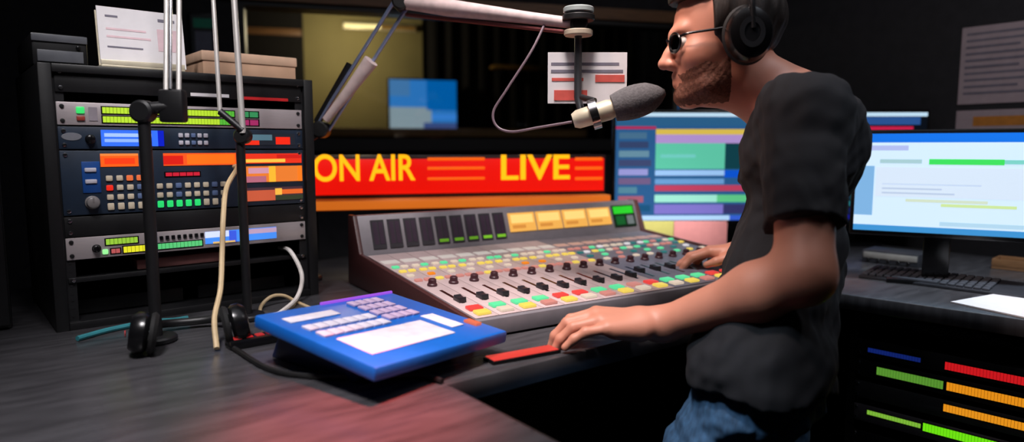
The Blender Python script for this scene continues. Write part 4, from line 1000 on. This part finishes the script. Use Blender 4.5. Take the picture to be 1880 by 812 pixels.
T.f = np.maximum(T.f, np.minimum(.071 - rd_, ax_ + .05).astype(np.float32)); T.f = np.maximum(T.f, np.minimum(ax_ - .012, .12 - rd_).astype(np.float32))   # neckline
kid(T, 't_shirt', SHIRT, 2)
J = Field((.10, .90, .06), (.80, 1.50, .99), .005)
legs(J, .011, .04); J.cone(PEL - TY * .07 + vec(0, 0, .02), PEL + TY * .07 + vec(0, 0, .02), .094, .094, .04); J.cone(PEL - TY * .07 + vec(0, 0, -.05), PEL + TY * .07 + vec(0, 0, -.05), .098, .098, .04)
P = J.grid(); J.f += folds(P, .004, .07, 5).astype(np.float32)
J.f = np.maximum(J.f, plane(P, PEL + vec(0, 0, .05), (0, 0, 1))); J.f = np.maximum(J.f, plane(P, (0, 0, .085), (0, 0, -1)))
kid(J, 'jeans', DENIM, 2)
for an, dr in ((ANL, vec(-1, -.12, 0)), (ANR, vec(-1, .08, 0))):
    lo = np.minimum(an, an + dr * .22) - .09; hi = np.maximum(an, an + dr * .22) + .09; lo[2] = -.03; hi[2] = .2
    Sf = Field(lo, hi, .004); dr = dr / np.linalg.norm(dr)
    Sf.cone(an + vec(.02, 0, -.035), an + dr * .07 + vec(0, 0, -.04), .043, .045, .03); Sf.cone(an + dr * .07 + vec(0, 0, -.045), an + dr * .165 + vec(0, 0, -.055), .043, .034, .03); Sf.cone(an, an + vec(0, 0, .03), .05, .05, .02)
    P = Sf.grid(); Sf.f = np.maximum(Sf.f, plane(P, (0, 0, .002), (0, 0, -1))); kid(Sf, 'shoe', SHOEM, 2)
# hair: a cap over the skull, cut along the hairline
G = Field(HC - .16, HC + .17, .0028)
G.ell(H(-.013, 0, .040), np.array([.106, .084, .096]) * HS, HR, .01); G.ell(H(.03, 0, .085), np.array([.066, .066, .046]) * HS, HR, .02)
P = G.grid(); L3 = (P - HC) @ HR / HS; fw, lt, up = L3[..., 0], L3[..., 1], L3[..., 2]
G.f += (.0022 * np.sin(160 * fw + 40 * lt) * np.sin(130 * lt + 60 * up)).astype(np.float32)
line = np.maximum(np.maximum(.074 - up, -(.016 - fw)) if False else np.where(fw > .052, .074 - up, np.where(fw > .012, (.074 - up) * .0 + np.maximum((fw - .05) * .9, .012 - up), -.07 - up + np.clip(-.02 - fw, 0, 1) * .2)), -1)
line = np.where(fw > .05, .074 - up, np.where(fw > .005, np.minimum(.074 - up, (fw - .030) + np.maximum(0, -.035 - up) * 2), -.062 - up))
G.f = np.maximum(G.f, (line * HS).astype(np.float32)); kid(G, 'hair', HAIRM, 2)
# short beard hugging jaw and chin
D = Field(HC - vec(.15, .12, .17), HC + vec(.13, .12, .03), .0026); head(D)
P = D.grid(); L3 = (P - HC) @ HR / HS; fw, lt, up = L3[..., 0], L3[..., 1], L3[..., 2]
D.f += (.0006 * np.sin(420 * fw) * np.sin(380 * up + 300 * lt)).astype(np.float32)
reg = np.maximum(np.maximum(up + .053 + np.maximum(0, .055 - fw) * -.40 + .006 * np.sin(fw * 90), -.118 - up), .0 - fw)
mouth = np.sqrt(((up + .069) / .015) ** 2 + (lt / .026) ** 2) - 1
reg = np.maximum(reg, np.where(fw > .05, -mouth * .012, -1)); D.f -= (.0022 * np.clip(-reg / .012, -1, 1)).astype(np.float32); D.f = np.maximum(D.f, ((reg - .004) * HS).astype(np.float32)); kid(D, 'beard', BEARDM, 1)
EYEW = mat('eye_white', (225, 220, 214), .25, var=.02)
IRIS = mat('brown_iris', (40, 26, 18), .15)
for s_ in (-1, 1):
    c = H(.0745, s_ * .033, -.002); b = MB(); M = Matrix.Translation(Vector(c - ORIGIN)) @ Matrix(np.vstack([np.hstack([HR, np.zeros((3, 1))]), [0, 0, 0, 1]]).tolist()) @ Matrix.Rotation(PI / 2, 4, 'Y')
    n_ = 12; b.lathe([(.0122 * math.sin(PI * k / n_), -.0122 * math.cos(PI * k / n_)) for k in range(n_ + 1)], 20, M=M, m=EYEW)
    b.lathe([(.0056 * math.sin(PI / 2 * k / 5), .0124 - .0016 * (k / 5) ** 2) for k in range(6)], 16, M=M, m=IRIS); b.build('eye', None, person)
    bb = MB(); pts = [Vector(H(.088 - .018 * t_ * t_, s_ * (.012 + .036 * t_), .0205 + .005 * math.sin(PI * t_)) - ORIGIN) for t_ in np.linspace(0, 1, 9)]
    bb.tube(pts, [.002, .0036, .0042, .0042, .0042, .004, .0036, .003, .0015], 8); bb.build('eyebrow', HAIRM, person)
# glasses and headphones he wears
HM = Matrix.Translation(Vector(HC)) @ Matrix(np.vstack([np.hstack([HR * HS, np.zeros((3, 1))]), [0, 0, 0, 1]]).tolist())
def hv(f, l, u): return Vector(H(f, l, u))
t = thing('eyeglasses', 'dark-rimmed eyeglasses on the bearded man\'s face', 'glasses', hv(.1, 0, 0))
for s_ in (-1, 1):
    rim = [hv(.1 - .014 * abs(math.cos(a_)) * 0 - .012 * ((.034 + .024 * math.cos(a_)) / .058) ** 2, s_ * (.034 + .024 * math.cos(a_)), -.003 + .0175 * math.sin(a_)) for a_ in np.linspace(0, 2 * PI, 29)]
    b = WMB(); b.tube(rim, .0024, 8, caps=False); b.build('rim', BLACKG, t)
    b = WMB(); b.tube(curve([hv(.088, s_ * .058, .006), hv(.075, s_ * .071, .008), hv(.03, s_ * .0785, .01), hv(-.01, s_ * .084, .012), hv(-.03, s_ * .086, -.004)], 5), .0024, 8); b.build('temple', BLACKG, t)
    b = WMB(); c = hv(.0965, s_ * .034, -.003); n_ = 24
    top = [b.bm.verts.new(p_ + Vector(hf) * -.0004) for p_ in rim[:-1]]; bot_ = [b.bm.verts.new(p_ + Vector(hf) * -.0016) for p_ in rim[:-1]]
    b.bm.faces.new(top); b.bm.faces.new(bot_[::-1])
    for k in range(len(top)): b.bm.faces.new((top[k], bot_[k], bot_[(k + 1) % len(top)], top[(k + 1) % len(top)]))
    lm = glass_mat(); lm.name = 'lens_glass'; b.build('lens', lm, t)
b = WMB(); b.tube([hv(.1, -.011, .004), hv(.1035, 0, .008), hv(.1, .011, .004)], .0022, 8); b.build('bridge', BLACKG, t)
t = thing('headphones', 'large black headphones worn over the bearded man\'s ears', 'headphones', hv(-.012, 0, 0))
for s_ in (-1, 1):
    M = HM @ Matrix.Translation((-.022, s_ * .098, -.006)) @ Matrix.Rotation(-s_ * PI / 2, 4, 'X') @ Matrix.Diagonal((.98, 1.2, 1, 1))
    b = WMB(); b.lathe([(0, .026), (.024, .026), (.036, .02), (.041, .008), (.041, -.004), (.03, -.008), (0, -.008)], 36, M=M); c = b.build('ear_cup', BLACKG, t)
    b = WMB(); b.lathe([(.026, -.006), (.04, -.006), (.044, -.012), (.042, -.02), (.034, -.024), (.026, -.02), (.026, -.006)], 36, M=M); b.build('ear_pad', RUBBER, c)
    b = WMB(); b.lathe([(.014, .0262), (.022, .0262), (.022, .0275), (.014, .0275), (.014, .0262)], 28, M=M); b.build('cup_ring', mat('dark_steel', (80, 84, 90), .3, metal=.8), c)
    b = WMB(); b.tube(curve([hv(-.024, s_ * .122, .0), hv(-.024, s_ * .118, .05), hv(-.022, s_ * .104, .095)], 5), .0055, 10); b.build('slider', CHROME, t)
arc = [hv(-.018, .107 * math.cos(a_), .075 + .079 * math.sin(a_)) for a_ in np.linspace(.12, PI - .12, 21)]
b = WMB()
for k in range(20):
    pass
b.tube(arc, .0085, 12); b.build('headband', BLACK, t)
pad = [hv(-.018, .097 * math.cos(a_), .072 + .07 * math.sin(a_)) for a_ in np.linspace(.6, PI - .6, 15)]
b = WMB(); b.tube(pad, .008, 12); b.build('headband_pad', RUBBER, t)
cb = curve([hv(-.02, .1, -.05), Vector(NB) + Vector((-.03, -.12, -.03)), Vector(CH) + Vector((-.14, -.06, .0)), Vector(BEL) + Vector((-.14, .0, .0)), Vector(W(.62, .05, DESK + .006)), Vector(W(.60, .12, DESK + .006))], 8)


# ------------------------------------------------------------------ lights
def spot(name, loc, target, power, col, ang, blend=.6, size=.1):
    l = bpy.data.lights.new(name, 'SPOT'); l.energy = power; l.color = col; l.spot_size = rad(ang); l.spot_blend = blend; l.shadow_soft_size = size
    o = bpy.data.objects.new(name, l); COL.objects.link(o); o.location = loc
    o.rotation_euler = (Vector(target) - Vector(loc)).to_track_quat('-Z', 'Y').to_euler(); return o
def area(name, loc, target, power, col, sx, sy):
    l = bpy.data.lights.new(name, 'AREA'); l.energy = power; l.color = col; l.shape = 'RECTANGLE'; l.size = sx; l.size_y = sy
    o = bpy.data.objects.new(name, l); COL.objects.link(o); o.location = loc
    o.rotation_euler = (Vector(target) - Vector(loc)).to_track_quat('-Z', 'Y').to_euler(); return o
spot('console_spotlight', (.05, 1.15, 2.5), (.2, 1.8, .95), 85, (1, .88, .86), 52, .7, .12)
spot('added_hand_light', (-.15, .75, 2.5), (.14, 1.18, .93), 85, (1, .80, .74), 28, .8, .08)  # unseen spot added to brighten the hand
spot('presenter_spotlight', (-.35, 1.0, 2.5), (.45, 1.36, 1.42), 60, (1, .72, .62), 26, .7, .1)
spot('rack_top_spotlight', (-.55, .5, 2.5), (-.72, 1.4, 1.45), 60, (1, .96, .97), 24, .7, .1)
spot('added_rack_light', (-.1, .55, 2.4), (-.68, 1.42, 1.15), 30, (1, .95, .97), 30, .8, .1)  # added out of view to lift the silver rack panels
spot('desk_spotlight', (-.45, .4, 2.5), (-.35, 1.0, .9), 130, (1, .95, .97), 46, .9, .15)
spot('added_red_desk_light', (.1, .75, 2.5), (-.20, .85, .9), 560, (1, .14, .12), 15, .9, .05)  # made-up red source for the red patch on the near desk
spot('microphone_spotlight', (.0, .9, 2.5), (.12, 1.45, 1.35), 30, (1, .93, .9), 16, .7, .1)
spot('right_desk_spotlight', (1.1, 1.2, 2.5), (1.2, 1.75, .9), 110, (.8, .9, 1), 40, .8, .1)
spot('added_card_light', (.25, 1.25, 2.3), (.52, 2.3, 1.03), 120, (1, .95, .9), 18, .8, .1)  # extra unseen spot put in to brighten the yellow and pink cards
spot('added_boom_light', (-.15, .8, 2.4), (-.44, 1.75, 1.42), 45, (1, .94, .92), 20, .8, .1)  # put in to light the boom's pale spring cover and the tan box
spot('added_leg_light', (-.2, .4, 2.3), (.36, 1.12, .72), 60, (.75, .88, 1), 13, .8, .08)  # narrow cool spot added just for the jeans, no such lamp known
spot('added_shoulder_light', (1.0, .8, 2.5), (.56, 1.25, 1.32), 22, (.75, .85, 1), 22, .8, .1)  # added spot standing in for the monitor's cool light on the shirt
pt = MBACK @ Vector((onback(630, 40, FD - .3).x, FD - .45, 1.95))
l = bpy.data.lights.new('booth_lamp', 'POINT'); l.energy = 6; l.color = (1, .86, .55); l.shadow_soft_size = .08; o = bpy.data.objects.new('booth_lamp', l); COL.objects.link(o); o.location = pt
area('ceiling_fill', (.2, 1.0, 2.55), (.2, 1.2, 0), 6, (.9, .92, 1), 2.0, 1.6)
area('right_wall_light', (1.4, 1.2, 2.55), (1.9, 1.6, 1.3), 6, (1, .93, .95), .3, .3)

w = bpy.data.worlds.new('world'); S.world = w; w.use_nodes = True
w.node_tree.nodes['Background'].inputs[0].default_value = (.01, .01, .012, 1); w.node_tree.nodes['Background'].inputs[1].default_value = .5
S.view_settings.view_transform = 'Standard'; S.view_settings.look = 'None'; S.view_settings.gamma = 1; S.view_settings.use_curve_mapping = False
S.view_settings.exposure = 0
S.cycles.use_denoising = True
